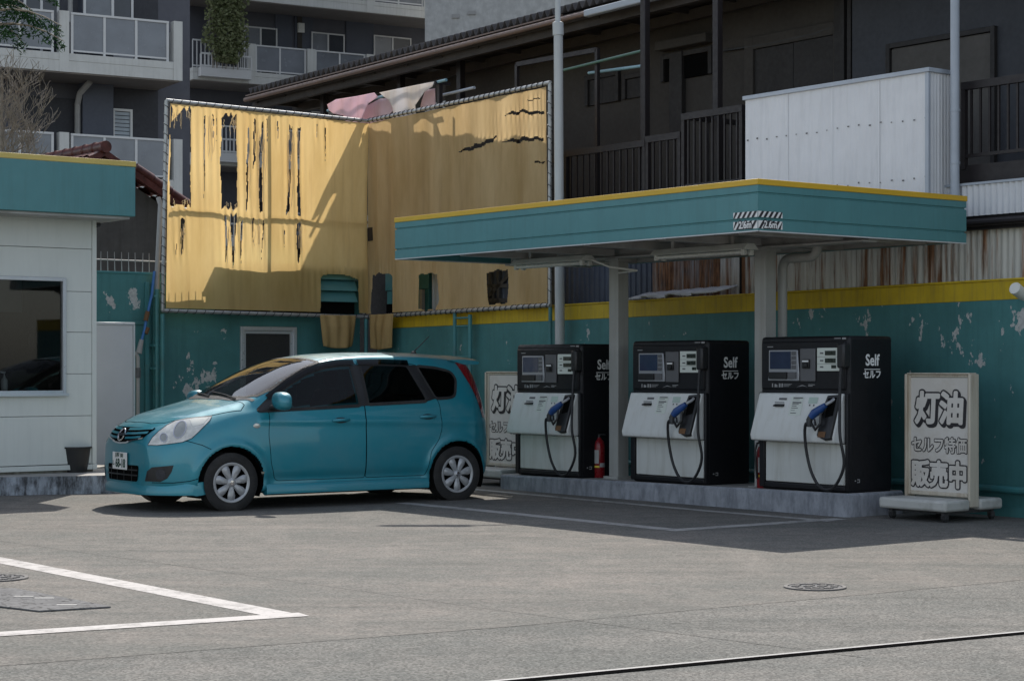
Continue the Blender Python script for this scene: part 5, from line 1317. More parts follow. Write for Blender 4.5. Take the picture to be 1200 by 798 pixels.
# ------------------------------------------------------------------ apartment block
AP = 30.0
def apartment_near():
    A = Frame((at(213.5, 430, 47).x, 47.0), AP)
    t = thing('apartment_building', 'slate grey apartment block with pale frosted glass balconies at upper left', 'apartment building', (A.o.x, A.o.y, 0), R(AP))
    yw = 1.7; xr = A.x(222.5, yw); zb = A.z(213, 95); zs = A.z(209, 73.5); zt = A.z(209, 25.5); FH = zt - A.z(209, 163.5)
    m = MB(); m.box(-14, xr, yw, yw + 7, 0, 17); m.build('wall', M['apt_wall'], t)
    m = MB(); x0, x1 = A.x(133, yw), A.x(185, yw); m.box(x0, x1, yw - .012, yw - .002, 0, 17); m.build('shade_panel', M['apt_dark'], t)  # raised panel, not set back; shade of a recess put into its dark colour
    m = MB(); x0, x1 = A.x(97, yw - .4), A.x(133, yw - .4); m.box(x0, x1, yw - .4, yw - .003, 0, 17); m.build('column', M['apt_col'], t)
    m = MB(); x0, x1 = A.x(30, yw - .1), A.x(88, yw - .1); m.box(x0, x1, yw - .1, yw - .004, 0, A.z(60, 115, yw)); m.build('shade_panel', M['apt_dark'], t)  # also stands proud of the wall, with recess shade as dark paint
    for k in (0, 1, 2):
        dz = -FH * k; D = yw - .45
        m = MB(); m.box(-10, 0, 0, D, zb + dz, zs + dz - .19); m.box(-10, -.012, .012, D, zs + dz - .189, zs + dz - .17); m.box(-10, 0, 0, D, zs + dz - .169, zs + dz); sb = m.build('balcony', M['apt_white'], t)
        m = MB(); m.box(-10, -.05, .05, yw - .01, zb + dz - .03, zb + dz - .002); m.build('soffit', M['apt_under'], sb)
        for a, b in ((69.5, 81), (203.5, 213.7), (-70, -58)):
            x0, x1 = A.x(a), A.x(b); m = MB(); m.box(x0, x1, -.012, .22, zb + dz - .004, zt + dz); m.build('pillar', M['apt_white'], sb)
        m = MB(); m.box(-.22, .012, .221, D + .44, zb + dz - .003, zt + dz - .25); m.build('side_parapet', M['apt_white'], sb)
        for xs in ((85.5, 123.5, 160.7, 197.5), (-15, 24, 62.5), (-55, -17)):
            X = [A.x(v) for v in xs]; fr = MB()
            for x in X: fr.box(x - .03, x + .03, .06, .11, zs + dz, zt + dz - .06)
            fr.box(X[0] - .03, X[-1] + .03, .05, .12, zt + dz - .06, zt + dz - .01); fr.box(X[0], X[-1], .065, .105, zs + dz + .06, zs + dz + .10)
            f = fr.build('railing', M['apt_frame'], sb)
            g_ = MB()
            for a, b in zip(X[:-1], X[1:]): g_.box(a + .03, b - .03, .078, .092, zs + dz + .10, zt + dz - .06)
            g_.build('glass_panel', M['frost'], f)
    # windows
    def win(px0, px1, py0, py1, mt, y=yw - .02, mull=0, nb=0):
        x0, x1 = A.x(px0, y), A.x(px1, y); z1, z0 = A.z((px0 + px1) / 2, py0, y), A.z((px0 + px1) / 2, py1, y)
        f = MB(); k = .06; f.box(x0 - k, x0, y - .05, y, z0 - k, z1 + k); f.box(x1, x1 + k, y - .05, y, z0 - k, z1 + k); f.box(x0, x1, y - .05, y, z1, z1 + k); f.box(x0, x1, y - .05, y, z0 - k, z0)
        if mull: f.box((x0 + x1) / 2 - .03, (x0 + x1) / 2 + .03, y - .05, y, z0, z1)
        fo = f.build('window', M['apt_frame'], t)
        g_ = MB()
        if nb:
            for i in range(nb): a = z0 + (z1 - z0) * i / nb; b = z0 + (z1 - z0) * (i + .82) / nb; g_.box(x0, x1, y - .02, y - .004, a, b)
        else: g_.box(x0, x1, y - .02, y - .004, z0, z1)
        g_.build('pane', M[mt], fo)
    win(134, 152, 131, 172, 'blind', nb=9); win(133, 153, -30, 66, 'win_dark'); win(30, 66, -30, 66, 'win_dark', mull=1); win(100, 130, -30, 60, 'frost', y=yw - .42)
    # downpipe under the balcony
    x = A.x(90.5, yw - .25); z1 = zb - .06
    m = MB(); m.tube([(A.x(104, 1.0), .9, z1), (x, yw - .45, z1 - .25), (x, yw - .28, z1 - .5), (x, yw - .28, 0)], .075, 10); m.build('downpipe', M['pad'], t)
    x = A.x(82, yw - .25); m = MB(); m.tube([(x, yw - .28, zt), (x, yw - .28, 17)], .06, 8); m.build('downpipe', M['pad'], t)
apartment_near()
def apartment_far():
    A = Frame((at(226, 430, 67).x, 67.0), AP)
    t = thing('apartment_building', 'darker apartment block set further back with long balconies above the roof eave', 'apartment building', (A.o.x, A.o.y, 0), R(AP))
    yw = 1.9; xr = 14.0; xl = -1.2
    m = MB(); m.box(xl, xr, yw, yw + 8, 0, 22); m.build('wall', M['apt_wall'], t)
    zb = A.z(232, 93.5); FH = 2.95
    m = MB()
    for a, b in ((322, 341), (345, 366), (405, 437)): m.box(A.x(a, yw), A.x(b, yw), yw - .06, yw - .002, 0, 22)
    m.build('wall_panel', M['apt_col'], t)
    for k in (-1, 0, 1, 2):
        dz = -FH * k; z0 = zb + dz; zs = z0 + .42; zt = z0 + 1.42
        m = MB(); m.box(0, xr, 0, yw - .01, z0, zs - .17); m.box(.012, xr, .012, yw - .012, zs - .169, zs - .15); m.box(0, xr, 0, yw - .01, zs - .149, zs); sb = m.build('balcony', M['apt_white'], t)
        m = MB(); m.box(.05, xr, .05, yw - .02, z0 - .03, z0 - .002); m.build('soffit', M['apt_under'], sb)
        for a, b in ((291, 299.5), (360.5, 369.5), (430, 438), (497, 505)):
            m = MB(); m.box(A.x(a), A.x(b), -.012, .22, z0 - .004, zt); m.build('pillar', M['apt_white'], sb)
        for xs in ((301, 329, 358.5), (371, 399, 428), (439.5, 468, 496)):
            X = [A.x(v) for v in xs]; fr = MB()
            for x in X: fr.box(x - .03, x + .03, .06, .11, zs, zt - .06)
            fr.box(X[0] - .03, X[-1] + .03, .05, .12, zt - .06, zt - .01); fr.box(X[0], X[-1], .065, .105, zs + .05, zs + .1)
            f = fr.build('railing', M['apt_frame'], sb)
            g_ = MB()
            for a, b in zip(X[:-1], X[1:]): g_.box(a + .03, b - .03, .078, .092, zs + .1, zt - .06)
            g_.build('glass_panel', M['frost'], f)
        # barred bay at the left end, with a lower planter rail standing out
        m = MB(); x0, x1 = .02, A.x(290)
        m.box(x0, x1, .05, .1, zt - .05, zt); m.box(x0, x1, .05, .1, zs + .05, zs + .1)
        for i in range(14): x = x0 + (x1 - x0) * i / 13; m.box(x - .015, x + .015, .06, .09, zs, zt - .05)
        xa, xb = A.x(232), A.x(291.0); m.box(xa, xb, -.30, -.26, zs + .44, zs + .5); m.box(xa, xb, -.30, -.26, zs + .02, zs + .07)
        for i in range(15): x = xa + (xb - xa) * i / 14; w_ = .03 if i % 7 == 0 else .013; m.box(x - w_, x + w_, -.295, -.265, zs, zs + .44)
        m.box(xa, xb, -.3, -.013, z0 + .1, zs - .005)
        m.build('bar_railing', M['apt_frame'], sb)
    def win(px0, px1, py0, py1, mt, mull=1):
        for k in (0, 1):
            y = yw - .065; x0, x1 = A.x(px0, y), A.x(px1, y); z1, z0 = A.z((px0 + px1) / 2, py0, y) - FH * k, A.z((px0 + px1) / 2, py1, y) - FH * k
            f = MB(); e = .05; f.box(x0 - e, x0, y - .05, y, z0 - e, z1 + e); f.box(x1, x1 + e, y - .05, y, z0 - e, z1 + e); f.box(x0, x1, y - .05, y, z1, z1 + e); f.box(x0, x1, y - .05, y, z0 - e, z0); f.box((x0 + x1) / 2 - .03, (x0 + x1) / 2 + .03, y - .05, y, z0, z1)
            fo = f.build('window', M['apt_frame'], t); g_ = MB(); g_.box(x0, (x0 + x1) / 2 - .03, y - .02, y - .004, z0, z1, 0); g_.box((x0 + x1) / 2 + .03, x1, y - .02, y - .004, z0, z1, 1); g_.build('pane', [M['frost'], M['win_dark']], fo)
    win(287, 323, 34, 92, 'frost'); win(366, 402, 41, 98, 'frost'); win(439, 480, 45, 76, 'frost')
    y = yw - .08; x = A.x(352, y); m = MB(); m.box(x - .12, x + .12, y - .12, y, A.z(352, 39, y), A.z(352, 28, y)); m.build('wall_lamp', M['lamp_glass'], t)
    x = A.x(351, yw - .065); m = MB(); m.box(x - .09, x + .09, yw - .10, yw - .064, zb + .4, zb + 2.9); m.build('wood_strip', M['gallery_wall'], t)
    return A, zb
APF, APZ = apartment_far()
def grey_block():
    A = Frame((at(498, 430, 60).x, 60.0), -4); t = thing('concrete_building', 'plain light grey concrete block rising behind the corrugated roof', 'building', (A.o.x, A.o.y, 0), R(-4))
    MB().box(0, 16, 0, 9, 0, 24).build('wall', M['grey_render'], t)
    m = MB(); 
    for px, py in ((534, 18), (553, 14)): x, z = A.hit(px, py, 0); m.box(x - .12, x + .12, -.05, -.002, z - .1, z + .02)
    m.build('vent_cap', M['pad'], t)
grey_block()
# ------------------------------------------------------------------ plants
def leaves(pts, size, rnd, droop=0.0, asp=.5):
    m = MB(); vs = []; fs = []
    for p in pts:
        a = rnd.uniform(0, 2 * math.pi); e = rnd.uniform(-1, 1); d = Vector((math.cos(a), math.sin(a), e - droop)).normalized(); n = Vector((rnd.uniform(-1, 1), rnd.uniform(-1, 1), rnd.uniform(-.3, 1))).normalized()
        s = d.cross(n)
        if s.length < .1: continue
        s.normalize(); L = size * rnd.uniform(.6, 1.3); k = len(vs); p = Vector(p)
        vs += [p - d * L * .5, p + s * L * asp * .5, p + d * L * .5, p - s * L * asp * .5]; fs.append((k, k + 1, k + 2, k + 3))
    m.add(vs, fs); return m
def ivy():
    A = APF; rnd = random.Random(11); zt = 24; x0, x1 = A.x(240, -.25), A.x(287, -.25); z0 = A.z(262, 71, -.25); c = ((x0 + x1) / 2, -.2, z0)
    t = thing('ivy', 'green climbing plant hanging down in front of the barred balcony', 'climbing plant', A.w(c[0], c[1], APZ + .4), R(AP))
    pts = []
    for i in range(6500):
        z = rnd.uniform(z0 - .1, z0 + 3.6); k = .5 + .5 * math.sin(z * 3 + 1); w_ = (x1 - x0) * (.54 + .05 * math.sin(z * 4)) * (1 if z > z0 + .5 else .6 + .8 * max(0, (z - z0)))
        x = c[0] + rnd.gauss(0, .55) * w_
        if abs(x - c[0]) > w_: continue
        pts.append((x - c[0], rnd.uniform(-.35, .1) - .12 * math.cos((x - c[0]) / w_ * 1.5), z - (APZ + .4)))
    leaves(pts, .13, rnd, .6, .7).build('foliage', M['ivy'], t)
    m = MB()
    for i in range(9):
        x = rnd.uniform(-.5, .5); m.tube([(x, -.1, 0), (x + rnd.uniform(-.2, .2), -.12, 1.6), (x + rnd.uniform(-.3, .3), -.1, z0 + 3.7 - APZ - .4)], .015, 5)
    m.build('stem', M['bark'], t)
ivy()
def branchy(p, d, L, r_, depth, rnd, tubes, tips, spread=.6, up=.15):
    n = 4; pts = [p]; q = p.copy(); dd = d.copy()
    for i in range(n):
        dd = (dd + Vector((rnd.gauss(0, .14), rnd.gauss(0, .14), rnd.gauss(0, .10) + up * .15))).normalized(); q = q + dd * L / n; pts.append(q.copy())
    tubes.append((pts, [r_ * (1 - .55 * i / n) for i in range(n + 1)]))
    if depth == 0: tips.append((pts[-1], dd)); return
    for i in range(rnd.choice((3, 4, 4))):
        k = rnd.randint(1, n); a = rnd.uniform(0, 2 * math.pi); s = Vector((math.cos(a), math.sin(a), rnd.uniform(-.1, .5))); nd_ = (dd * (1 - spread) + s * spread + Vector((0, 0, up))).normalized()
        branchy(pts[k], nd_, L * rnd.uniform(.55, .78), r_ * (1 - .5 * k / n) * .6, depth - 1, rnd, tubes, tips, spread, up)
def bare_tree():
    rnd = random.Random(21); b = at(10, 430, 29.5); t = thing('bare_tree', 'leafless twiggy tree rising behind the office roof', 'tree', (b.x - .1, b.y, 0))
    m = MB(); m.tube([(0, 0, 0), (.03, 0, 1.8), (-.02, .02, 3.4), (0, 0, 5.9)], [.07, .055, .045, .02], 9); m.build('trunk', M['bark'], t)
    tubes = []; tips = []
    for i in range(30):
        z = 2.3 + 3.3 * i / 30; a = rnd.uniform(-1.5, 2.2); d = Vector((math.cos(a) * .9, math.sin(a) * .6, .55)).normalized()
        branchy(Vector((0, 0, z)), d, .78 * (1 - .3 * i / 30), .012, 3, rnd, tubes, tips, .5, .22)
    m = MB()
    for p_, r_ in tubes: m.tube(p_, [max(.0035, x) for x in r_], 4, cap=False)
    m.build('branch', M['bark'], t)
    rr = random.Random(3); pts = [tuple(p_ + Vector((rr.gauss(0, .08), rr.gauss(0, .08), rr.gauss(0, .08)))) for p_, d in tips for k in range(2) if p_.z < 4.0 and rr.random() < .3]
    leaves(pts, .06, rr, .2, .45).build('foliage', M['dry_leaf'], t)
bare_tree()
def conifer():
    rnd = random.Random(5); b = at(-48, 430, 27.5); t = thing('conifer_tree', 'dark green conifer whose branches reach in at the upper left corner', 'tree', (b.x, b.y, 0))
    m = MB(); m.tube([(0, 0, 0), (0, 0, 4), (.05, 0, 9.5)], [.16, .13, .03], 10); m.build('trunk', M['bark'], t)
    br = MB(); pts = []
    for i in range(46):
        z = 6.15 + 3.0 * (i / 46); L = (1.9 - .22 * (z - 5)) * rnd.uniform(.75, 1.05); a = rnd.uniform(0, 2 * math.pi)
        if i % 3 == 0: a = rnd.uniform(-.7, .5)
        L *= .95
        d = Vector((math.cos(a), math.sin(a), 0)); P_ = [Vector((0, 0, z)) + d * L * k / 6 + Vector((0, 0, .18 * math.sin(k / 6 * 2.6) * L - .10 * L * (k / 6) ** 2)) for k in range(7)]
        br.tube(P_, [.03 - .004 * k for k in range(7)], 5, cap=False)
        for k in range(330):
            u = rnd.uniform(.15, 1); j = min(5, int(u * 6)); p_ = P_[j].lerp(P_[j + 1], u * 6 - j); s = Vector((-d.y, d.x, 0)); wd = .34 * (1.15 - u) * L * .6
            o = rnd.uniform(-1, 1) * wd; pts.append(tuple(p_ + s * o + d * abs(o) * .45 + Vector((0, 0, -abs(o) * .35 - rnd.uniform(0, .16)))))
    br.build('branch', M['bark'], t); leaves(pts, .085, rnd, .7, .24).build('foliage', M['conifer'], t)
conifer()
# ------------------------------------------------------------------ the teal hatchback
def catmull(t, T, V):
    """smooth curve through values V at parameters T, sampled at t"""
    T = np.asarray(T, float); V = np.asarray(V, float); s = np.zeros_like(V)
    s[1:-1] = (V[2:] - V[:-2]) / (T[2:] - T[:-2])[:, None]; s[0] = (V[1] - V[0]) / (T[1] - T[0]); s[-1] = (V[-1] - V[-2]) / (T[-1] - T[-2])
    i = np.clip(np.searchsorted(T, t, 'right') - 1, 0, len(T) - 2); h = (T[i + 1] - T[i])[:, None]; u = ((t - T[i])[:, None]) / h
    return (2 * u ** 3 - 3 * u ** 2 + 1) * V[i] + (u ** 3 - 2 * u ** 2 + u) * h * s[i] + (-2 * u ** 3 + 3 * u ** 2) * V[i + 1] + (u ** 3 - u ** 2) * h * s[i + 1]
def car():
    WBASE = 1.30; TR = .274
    #  x, zb, wb, zm, wm, zs, ws, zr, wr, zt, bow
    ST = [
     (2.075, .25, .46, .42, .52, .56, .49, .645, .42, .665, .13),
     (2.05, .21, .60, .42, .655, .60, .62, .715, .48, .74, .20),
     (2.00, .185, .69, .42, .74, .65, .71, .775, .53, .80, .25),
     (1.92, .175, .74, .43, .79, .69, .755, .825, .56, .85, .25),
     (1.78, .17, .77, .45, .822, .745, .785, .885, .59, .91, .21),
     (1.55, .17, .79, .48, .838, .81, .80, .945, .61, .97, .15),
     (1.30, .17, .79, .52, .843, .87, .808, 1.00, .645, 1.03, .10),
     (1.12, .17, .79, .54, .845, .905, .81, 1.045, .675, 1.08, .09),
     (0.92, .17, .79, .56, .845, .93, .81, 1.135, .68, 1.185, .09),
     (0.62, .17, .79, .58, .845, .95, .81, 1.275, .655, 1.335, .08),
     (0.34, .17, .79, .58, .845, .96, .81, 1.385, .625, 1.45, .06),
     (0.08, .17, .79, .58, .845, .97, .81, 1.44, .60, 1.505, .04),
     (-.30, .17, .79, .58, .845, .985, .81, 1.468, .588, 1.533, .02),
     (-.70, .17, .79, .58, .845, 1.00, .81, 1.47, .58, 1.537, .0),
     (-1.10, .17, .79, .58, .845, 1.015, .808, 1.458, .572, 1.535, -.03),
     (-1.42, .17, .79, .60, .843, 1.03, .80, 1.432, .56, 1.516, -.08),
     (-1.62, .18, .785, .60, .837, 1.035, .785, 1.405, .55, 1.482, -.12),
     (-1.70, .20, .775, .60, .825, 1.03, .77, 1.345, .545, 1.395, -.15),
     (-1.77, .22, .765, .60, .81, 1.0, .755, 1.22, .57, 1.255, -.18),
     (-1.83, .24, .74, .58, .79, .93, .735, 1.06, .60, 1.085, -.20),
     (-1.88, .27, .70, .56, .755, .78, .71, .86, .60, .875, -.21),
     (-1.92, .32, .60, .52, .66, .66, .62, .72, .52, .73, -.22)]
    keys = []
    for (x, zb, wb, zm, wm, zs, ws, zr, wr, zt, bow) in ST:
        hood = x > 1.15; rear = x < -1.8
        k = [(wb - .035, zb - .0), (wb, zb + .03), (wb + (wm - wb) * .72, zb + (zm - zb) * .4), (wm, zm), (wm - (wm - ws) * .25, zm + (zs - zm) * .55), (ws, zs)]
        k += [((ws + wr) / 2 + (.012 if not hood else .02), (zs + zr) / 2 + (.004 if not hood else .012)), (wr, zr), (wr * .82, zr + (zt - zr) * .52), (wr * .42, zr + (zt - zr) * .90), (0.0, zt)]
        keys.append([(x, y, z, bow) for y, z in k])
    K = np.array(keys)                                           # station, key, (x, y, z, bow)
    T = [0.0]
    for i in range(1, len(ST)):
        T.append(T[-1] + max(.035, float(np.mean(np.linalg.norm(K[i, :, :3] - K[i - 1, :, :3], axis=1)))))
    ts = np.linspace(0, T[-1], 250); dense = np.stack([catmull(ts, T, K[:, j]) for j in range(K.shape[1])], 1)
    rows = []
    for c in dense:
        s = np.concatenate([[0], np.cumsum(np.linalg.norm(np.diff(c[:, 1:3], axis=0), axis=1) ** .5 + 1e-4)])
        rows.append(catmull(np.linspace(0, s[-1], 88), s, c))
    G = np.array(rows); G[:, -1, 1] = 0; G[:, :, 1] = np.maximum(G[:, :, 1], 0)
    ym = np.maximum(G[:, :, 1].max(axis=1, keepdims=True), .3)
    G[:, :, 0] -= G[:, :, 3] * (G[:, :, 1] / .84) ** 2
    # door crease, sill step and flared arches pressed into the sides
    X, Y, Z = G[:, :, 0], G[:, :, 1], G[:, :, 2]
    for wx in (WBASE, -WBASE):
        d = np.hypot(X - wx, Z - TR); Y += .016 * np.exp(-((d - .37) / .045) ** 2) * (Y > .6) * (Z < .8)
    side = (Y > .6) * np.exp(-((X) / 1.2) ** 6)
    Y -= .012 * np.exp(-((Z - .30) / .04) ** 2) * side
    Y += .010 * np.exp(-((Z - .845 - .02 * X) / .035) ** 2) * (Y > .6) * (X < 1.0)
    Y += .02 * np.exp(-((Z - .20) / .05) ** 2) * side
    nx, nr = G.shape[:2]
    P = np.stack([X, Y, Z], 2).reshape(-1, 3); mir = P * [1, -1, 1]
    V = np.concatenate([P, mir]); N0 = len(P); idx = np.arange(N0).reshape(nx, nr); F = []
    for i in range(nx - 1):
        for j in range(nr - 1):
            a, b, c, d = idx[i, j], idx[i, j + 1], idx[i + 1, j + 1], idx[i + 1, j]
            F.append((a, d, c, b)); F.append((a + N0, b + N0, c + N0, d + N0))
    # nose and tail caps, bowed
    Vl = [tuple(v) for v in V]
    for col_, flip in ((0, False), (nx - 1, True)):
        nc = 16; grid = []
        for j in range(nr):
            p = P[idx[col_, j]]; w_ = p[1]; bow = G[col_, j, 3]; line = []
            for k in range(nc + 1):
                u = 1 - 2 * k / nc
                if k == 0: line.append(idx[col_, j]); continue
                if k == nc: line.append(idx[col_, j] + N0); continue
                y = w_ * u; line.append(len(Vl)); Vl.append((p[0] + bow * ((w_ / .84) ** 2 - (y / .84) ** 2), y, p[2]))
            grid.append(line)
        for j in range(nr - 1):
            for k in range(nc):
                f = (grid[j][k], grid[j + 1][k], grid[j + 1][k + 1], grid[j][k + 1]); F.append(f[::-1] if flip else f)
    V = np.array(Vl)
    V_all = [Vector(v) for v in V]; bvh = BVHTree.FromPolygons(V_all, F)
    car_m = Matrix.Translation(Vector((0, 0, 0)))
    # -------- placing: both near wheels stand on their photographed spots
    SC = 1.025; yaw = R(180 + 35.0); yh = 18.95
    hub = Vector(((270 - 600) * yh / FOC, yh, 0)); cc = hub - Matrix.Rotation(yaw, 3, 'Z') @ Vector((WBASE, .80, 0)) * SC
    CM = Matrix.Translation(cc) @ Matrix.Rotation(yaw, 4, 'Z') @ Matrix.Scale(SC, 4)
    def px_of(p): q = CM @ Vector(p); return 600 + q.x / q.y * FOC, HZ - (q.z - CH) / q.y * FOC
    pp = np.array([px_of(v) for v in V]); print('CAR px', pp.min(0), pp.max(0), 'plate', px_of((2.08, 0, .475)), 'rear hub', px_of((-1.3, .8, TR)), 'roof', px_of((-.5, 0, 1.537)), 'hood', px_of((1.2, 0, 1.05)), px_of((1.93, 0, .85))); CI = CM.inverted()
    t = thing('hatchback_car', 'teal five-door hatchback with tinted rear windows parked beside the pump island', 'car', cc, yaw); t.scale = (SC, SC, SC)
    # -------- projections onto the body
    def cast(o, d):
        h = bvh.ray_cast(o, d)
        if h[0] is None: 
            h = bvh.find_nearest(o + d * 3)
        n = h[1]
        return h[0], (n if n.dot(d) < 0 else -n)
    def pj_side(s): return lambda a, b: cast(Vector((a, 3 * s, b)), Vector((0, -s, 0)))
    def pj_top(a, b): return cast(Vector((a, b, 4)), Vector((0, 0, -1)))
    def pj_front(a, b): return cast(Vector((5, a, b)), Vector((-1, 0, 0)))
    def pj_cam(a, b):
        o = CI @ Vector((0, 0, CH)); d = (CI.to_3x3() @ Vector(((a - 600) / FOC, 1, (HZ - b) / FOC))).normalized(); return cast(o, d)
    def densify(poly, st, closed=True):
        out = []; n = len(poly)
        for i in range(n if closed else n - 1):
            a, b = Vector(poly[i]), Vector(poly[(i + 1) % n]); k = max(1, int((b - a).length / st)); out += [tuple(a.lerp(b, j / k)) for j in range(k)]
        if not closed: out.append(poly[-1])
        return out
    def rounded(poly, r_, k=4):
        out = []; n = len(poly)
        for i in range(n):
            p, a, b = Vector(poly[i]), Vector(poly[i - 1]), Vector(poly[(i + 1) % n]); ra = min(r_, (a - p).length * .45); rb = min(r_, (b - p).length * .45)
            A, B = p + (a - p).normalized() * ra, p + (b - p).normalized() * rb
            for j in range(k + 1): u = j / k; out.append(tuple(A * (1 - u) ** 2 + p * 2 * u * (1 - u) + B * u * u))
        return out
    def patch(name, poly, pj, off, m, parent, st=.03, mirror=False):
        pl = densify(poly, st); V2 = [Vector(p) for p in pl]; E = [(i, (i + 1) % len(V2)) for i in range(len(V2))]
        x0, x1 = min(p[0] for p in pl), max(p[0] for p in pl); y0, y1 = min(p[1] for p in pl), max(p[1] for p in pl); gx, gy = np.meshgrid(np.arange(x0 + st / 2, x1, st), np.arange(y0 + st / 2, y1, st))
        ins = inside(pl, gx, gy); V2 += [Vector((float(a), float(b))) for a, b in zip(gx[ins], gy[ins])]
        vo, eo, fo, *_ = delaunay_2d_cdt(V2, E, [], 1, 1e-6)
        pts = []; nn = []
        for q in vo: p, n = pj(q.x, q.y); pts.append(p + n * off); nn.append(n)
        obs = []
        for s in ((1, -1) if mirror else (1,)):
            fs = []
            for f in fo:
                a, b, c = [pts[i] for i in f[:3]]; nrm_ = (b - a).cross(c - a); f = tuple(f) if nrm_.dot(nn[f[0]]) > 0 else tuple(f)[::-1]
                fs.append(f if s > 0 else f[::-1])
            mb = MB(); mb.add([(p.x, p.y * s, p.z) for p in pts], fs, 0, True); o = mb.build(name, M[m], parent if not isinstance(parent, tuple) else parent[0 if s > 0 else 1], sharp=180); obs.append(o)
        return obs
    def ribbon(name, poly, pj, wid, off, m, parent, closed=True, st=.02, mirror=False, inset=0.0):
        pl = densify(poly, st, closed); n = len(pl); L = []; Rr = []
        for i in range(n):
            a = Vector(pl[i - 1] if (closed or i) else pl[i]); b = Vector(pl[(i + 1) % n] if (closed or i < n - 1) else pl[i]); d = (b - a)
            d = d.normalized() if d.length > 1e-9 else Vector((1, 0)); q = Vector((-d.y, d.x)); p = Vector(pl[i])
            for lst, k in ((L, wid / 2 + inset), (Rr, -wid / 2 + inset)):
                e = p + q * k; h, nn_ = pj(e.x, e.y); lst.append((h + nn_ * off, nn_))
        obs = []
        for s in ((1, -1) if mirror else (1,)):
            mb = MB(); vs = []; fs = []
            for (a, _), (b, _) in zip(L, Rr): vs += [(a.x, a.y * s, a.z), (b.x, b.y * s, b.z)]
            for i in range(n if closed else n - 1):
                k = (i + 1) % n; f = (2 * i, 2 * k, 2 * k + 1, 2 * i + 1); v0, v1, v2 = [Vector(vs[q]) for q in f[:3]]; nn_ = Vector(L[i][1]); nn_.y *= s
                if (v1 - v0).cross(v2 - v0).dot(nn_) < 0: f = f[::-1]
                fs.append(f)
            mb.add(vs, fs, 0, True); obs.append(mb.build(name, M[m], parent if not isinstance(parent, tuple) else parent[0 if s > 0 else 1], sharp=180))
        return obs
    # -------- outlines (x, z) on the flank
    w_front = rounded([(1.005, .955), (.80, 1.10), (.60, 1.215), (.40, 1.315), (.20, 1.375), (.02, 1.40), (-.125, 1.405), (-.145, .995), (.4, .975)], .03)
    w_rear = rounded([(-.235, 1.005), (-.235, 1.408), (-.5, 1.412), (-.80, 1.402), (-.94, 1.055), (-.92, 1.03)], .03)
    w_quart = rounded([(-.915, 1.395), (-1.15, 1.375), (-1.335, 1.335), (-1.375, 1.26), (-1.30, 1.09), (-1.24, 1.065), (-1.05, 1.055)], .045)
    d_front = rounded([(.885, .95), (.905, .72), (.88, .45), (.835, .30), (.80, .275), (-.19, .275), (-.19, 1.425), (.05, 1.425), (.30, 1.37), (.55, 1.265), (.80, 1.125), (.98, .99)], .03)
    d_rear = rounded([(-.195, .275), (-.90, .275), (-.93, .36), (-.965, .52), (-1.06, .64), (-1.10, .75), (-1.085, 1.0), (-.93, 1.40), (-.80, 1.425), (-.195, 1.425)], .03)
    wsh = [(1.10, 0), (1.095, .30), (1.03, .55), (.945, .665), (.80, .672), (.45, .625), (.22, .585), (.235, .30), (.245, 0)]
    wsh = wsh + [(x, -y) for x, y in wsh[-2:0:-1]]
    hood = [(1.93, 0), (1.90, .30), (1.82, .47), (1.66, .60), (1.45, .68), (1.16, .745), (1.10, .70), (1.13, .45), (1.16, 0)]
    hood = hood + [(x, -y) for x, y in hood[-2:0:-1]]
    hatch = [(-.55, .98), (.55, .98), (.50, 1.36), (-.50, 1.36)]
    # -------- split the shell: arches and window holes removed, doors and bonnet as their own pieces
    Vn = V.copy(); FA = np.array([f if len(f) == 4 else (*f, f[-1]) for f in F]); C = V[FA].mean(1)
    dead = np.zeros(len(F), bool); AR = .345
    for wx in (WBASE, -WBASE):
        d = np.hypot(C[:, 0] - wx, C[:, 2] - TR); dead |= (d < AR) & (np.abs(C[:, 1]) > .5)
    def shrink(poly, k):
        out = []; n = len(poly); ar = sum(poly[i][0] * poly[(i + 1) % n][1] - poly[(i + 1) % n][0] * poly[i][1] for i in range(n)); sg = 1 if ar > 0 else -1
        for i in range(n):
            d = (Vector(poly[(i + 1) % n]) - Vector(poly[i - 1])).normalized(); out.append((poly[i][0] - d.y * k * sg, poly[i][1] + d.x * k * sg))
        return out
    up = C[:, 2] > .9
    for wpoly in (w_front, w_rear, w_quart):
        dead |= inside(shrink(wpoly, .03), C[:, 0], C[:, 2]) & (np.abs(C[:, 1]) > .5) & up
    dead |= inside(shrink(wsh, .03), C[:, 0], C[:, 1]) & (C[:, 2] > 1.05)
    dead |= inside(hatch, C[:, 1], C[:, 2]) & (C[:, 0] < -1.5)
    used = np.unique(FA[~dead])
    for wx in (WBASE, -WBASE):
        d = np.hypot(V[:, 0] - wx, V[:, 2] - TR); sel = (d < AR + .004) & (np.abs(V[:, 1]) > .5) & (d > .2)
        k = AR / np.maximum(d, 1e-6); Vn[sel, 0] = wx + (V[sel, 0] - wx) * k[sel]; Vn[sel, 2] = TR + (V[sel, 2] - TR) * k[sel]
    # normals of the whole skin, so the pieces shade as one
    fn = np.cross(Vn[FA[:, 2]] - Vn[FA[:, 0]], Vn[FA[:, 3]] - Vn[FA[:, 1]]); NV = np.zeros_like(Vn)
    for k in range(4): np.add.at(NV, FA[:, k], fn)
    NV[:N0][np.arange(N0).reshape(nx, nr)[:, -1]] *= [1, 0, 1]; NV[N0:2 * N0][np.arange(N0).reshape(nx, nr)[:, -1]] *= [1, 0, 1]
    cl = np.arange(N0).reshape(nx, nr)[:, -1]; sm_ = NV[cl] + NV[cl + N0]; NV[cl] = sm_; NV[cl + N0] = sm_
    NV /= np.maximum(np.linalg.norm(NV, axis=1, keepdims=True), 1e-9)
    L_ = C[:, 1] > .3; R_ = C[:, 1] < -.3
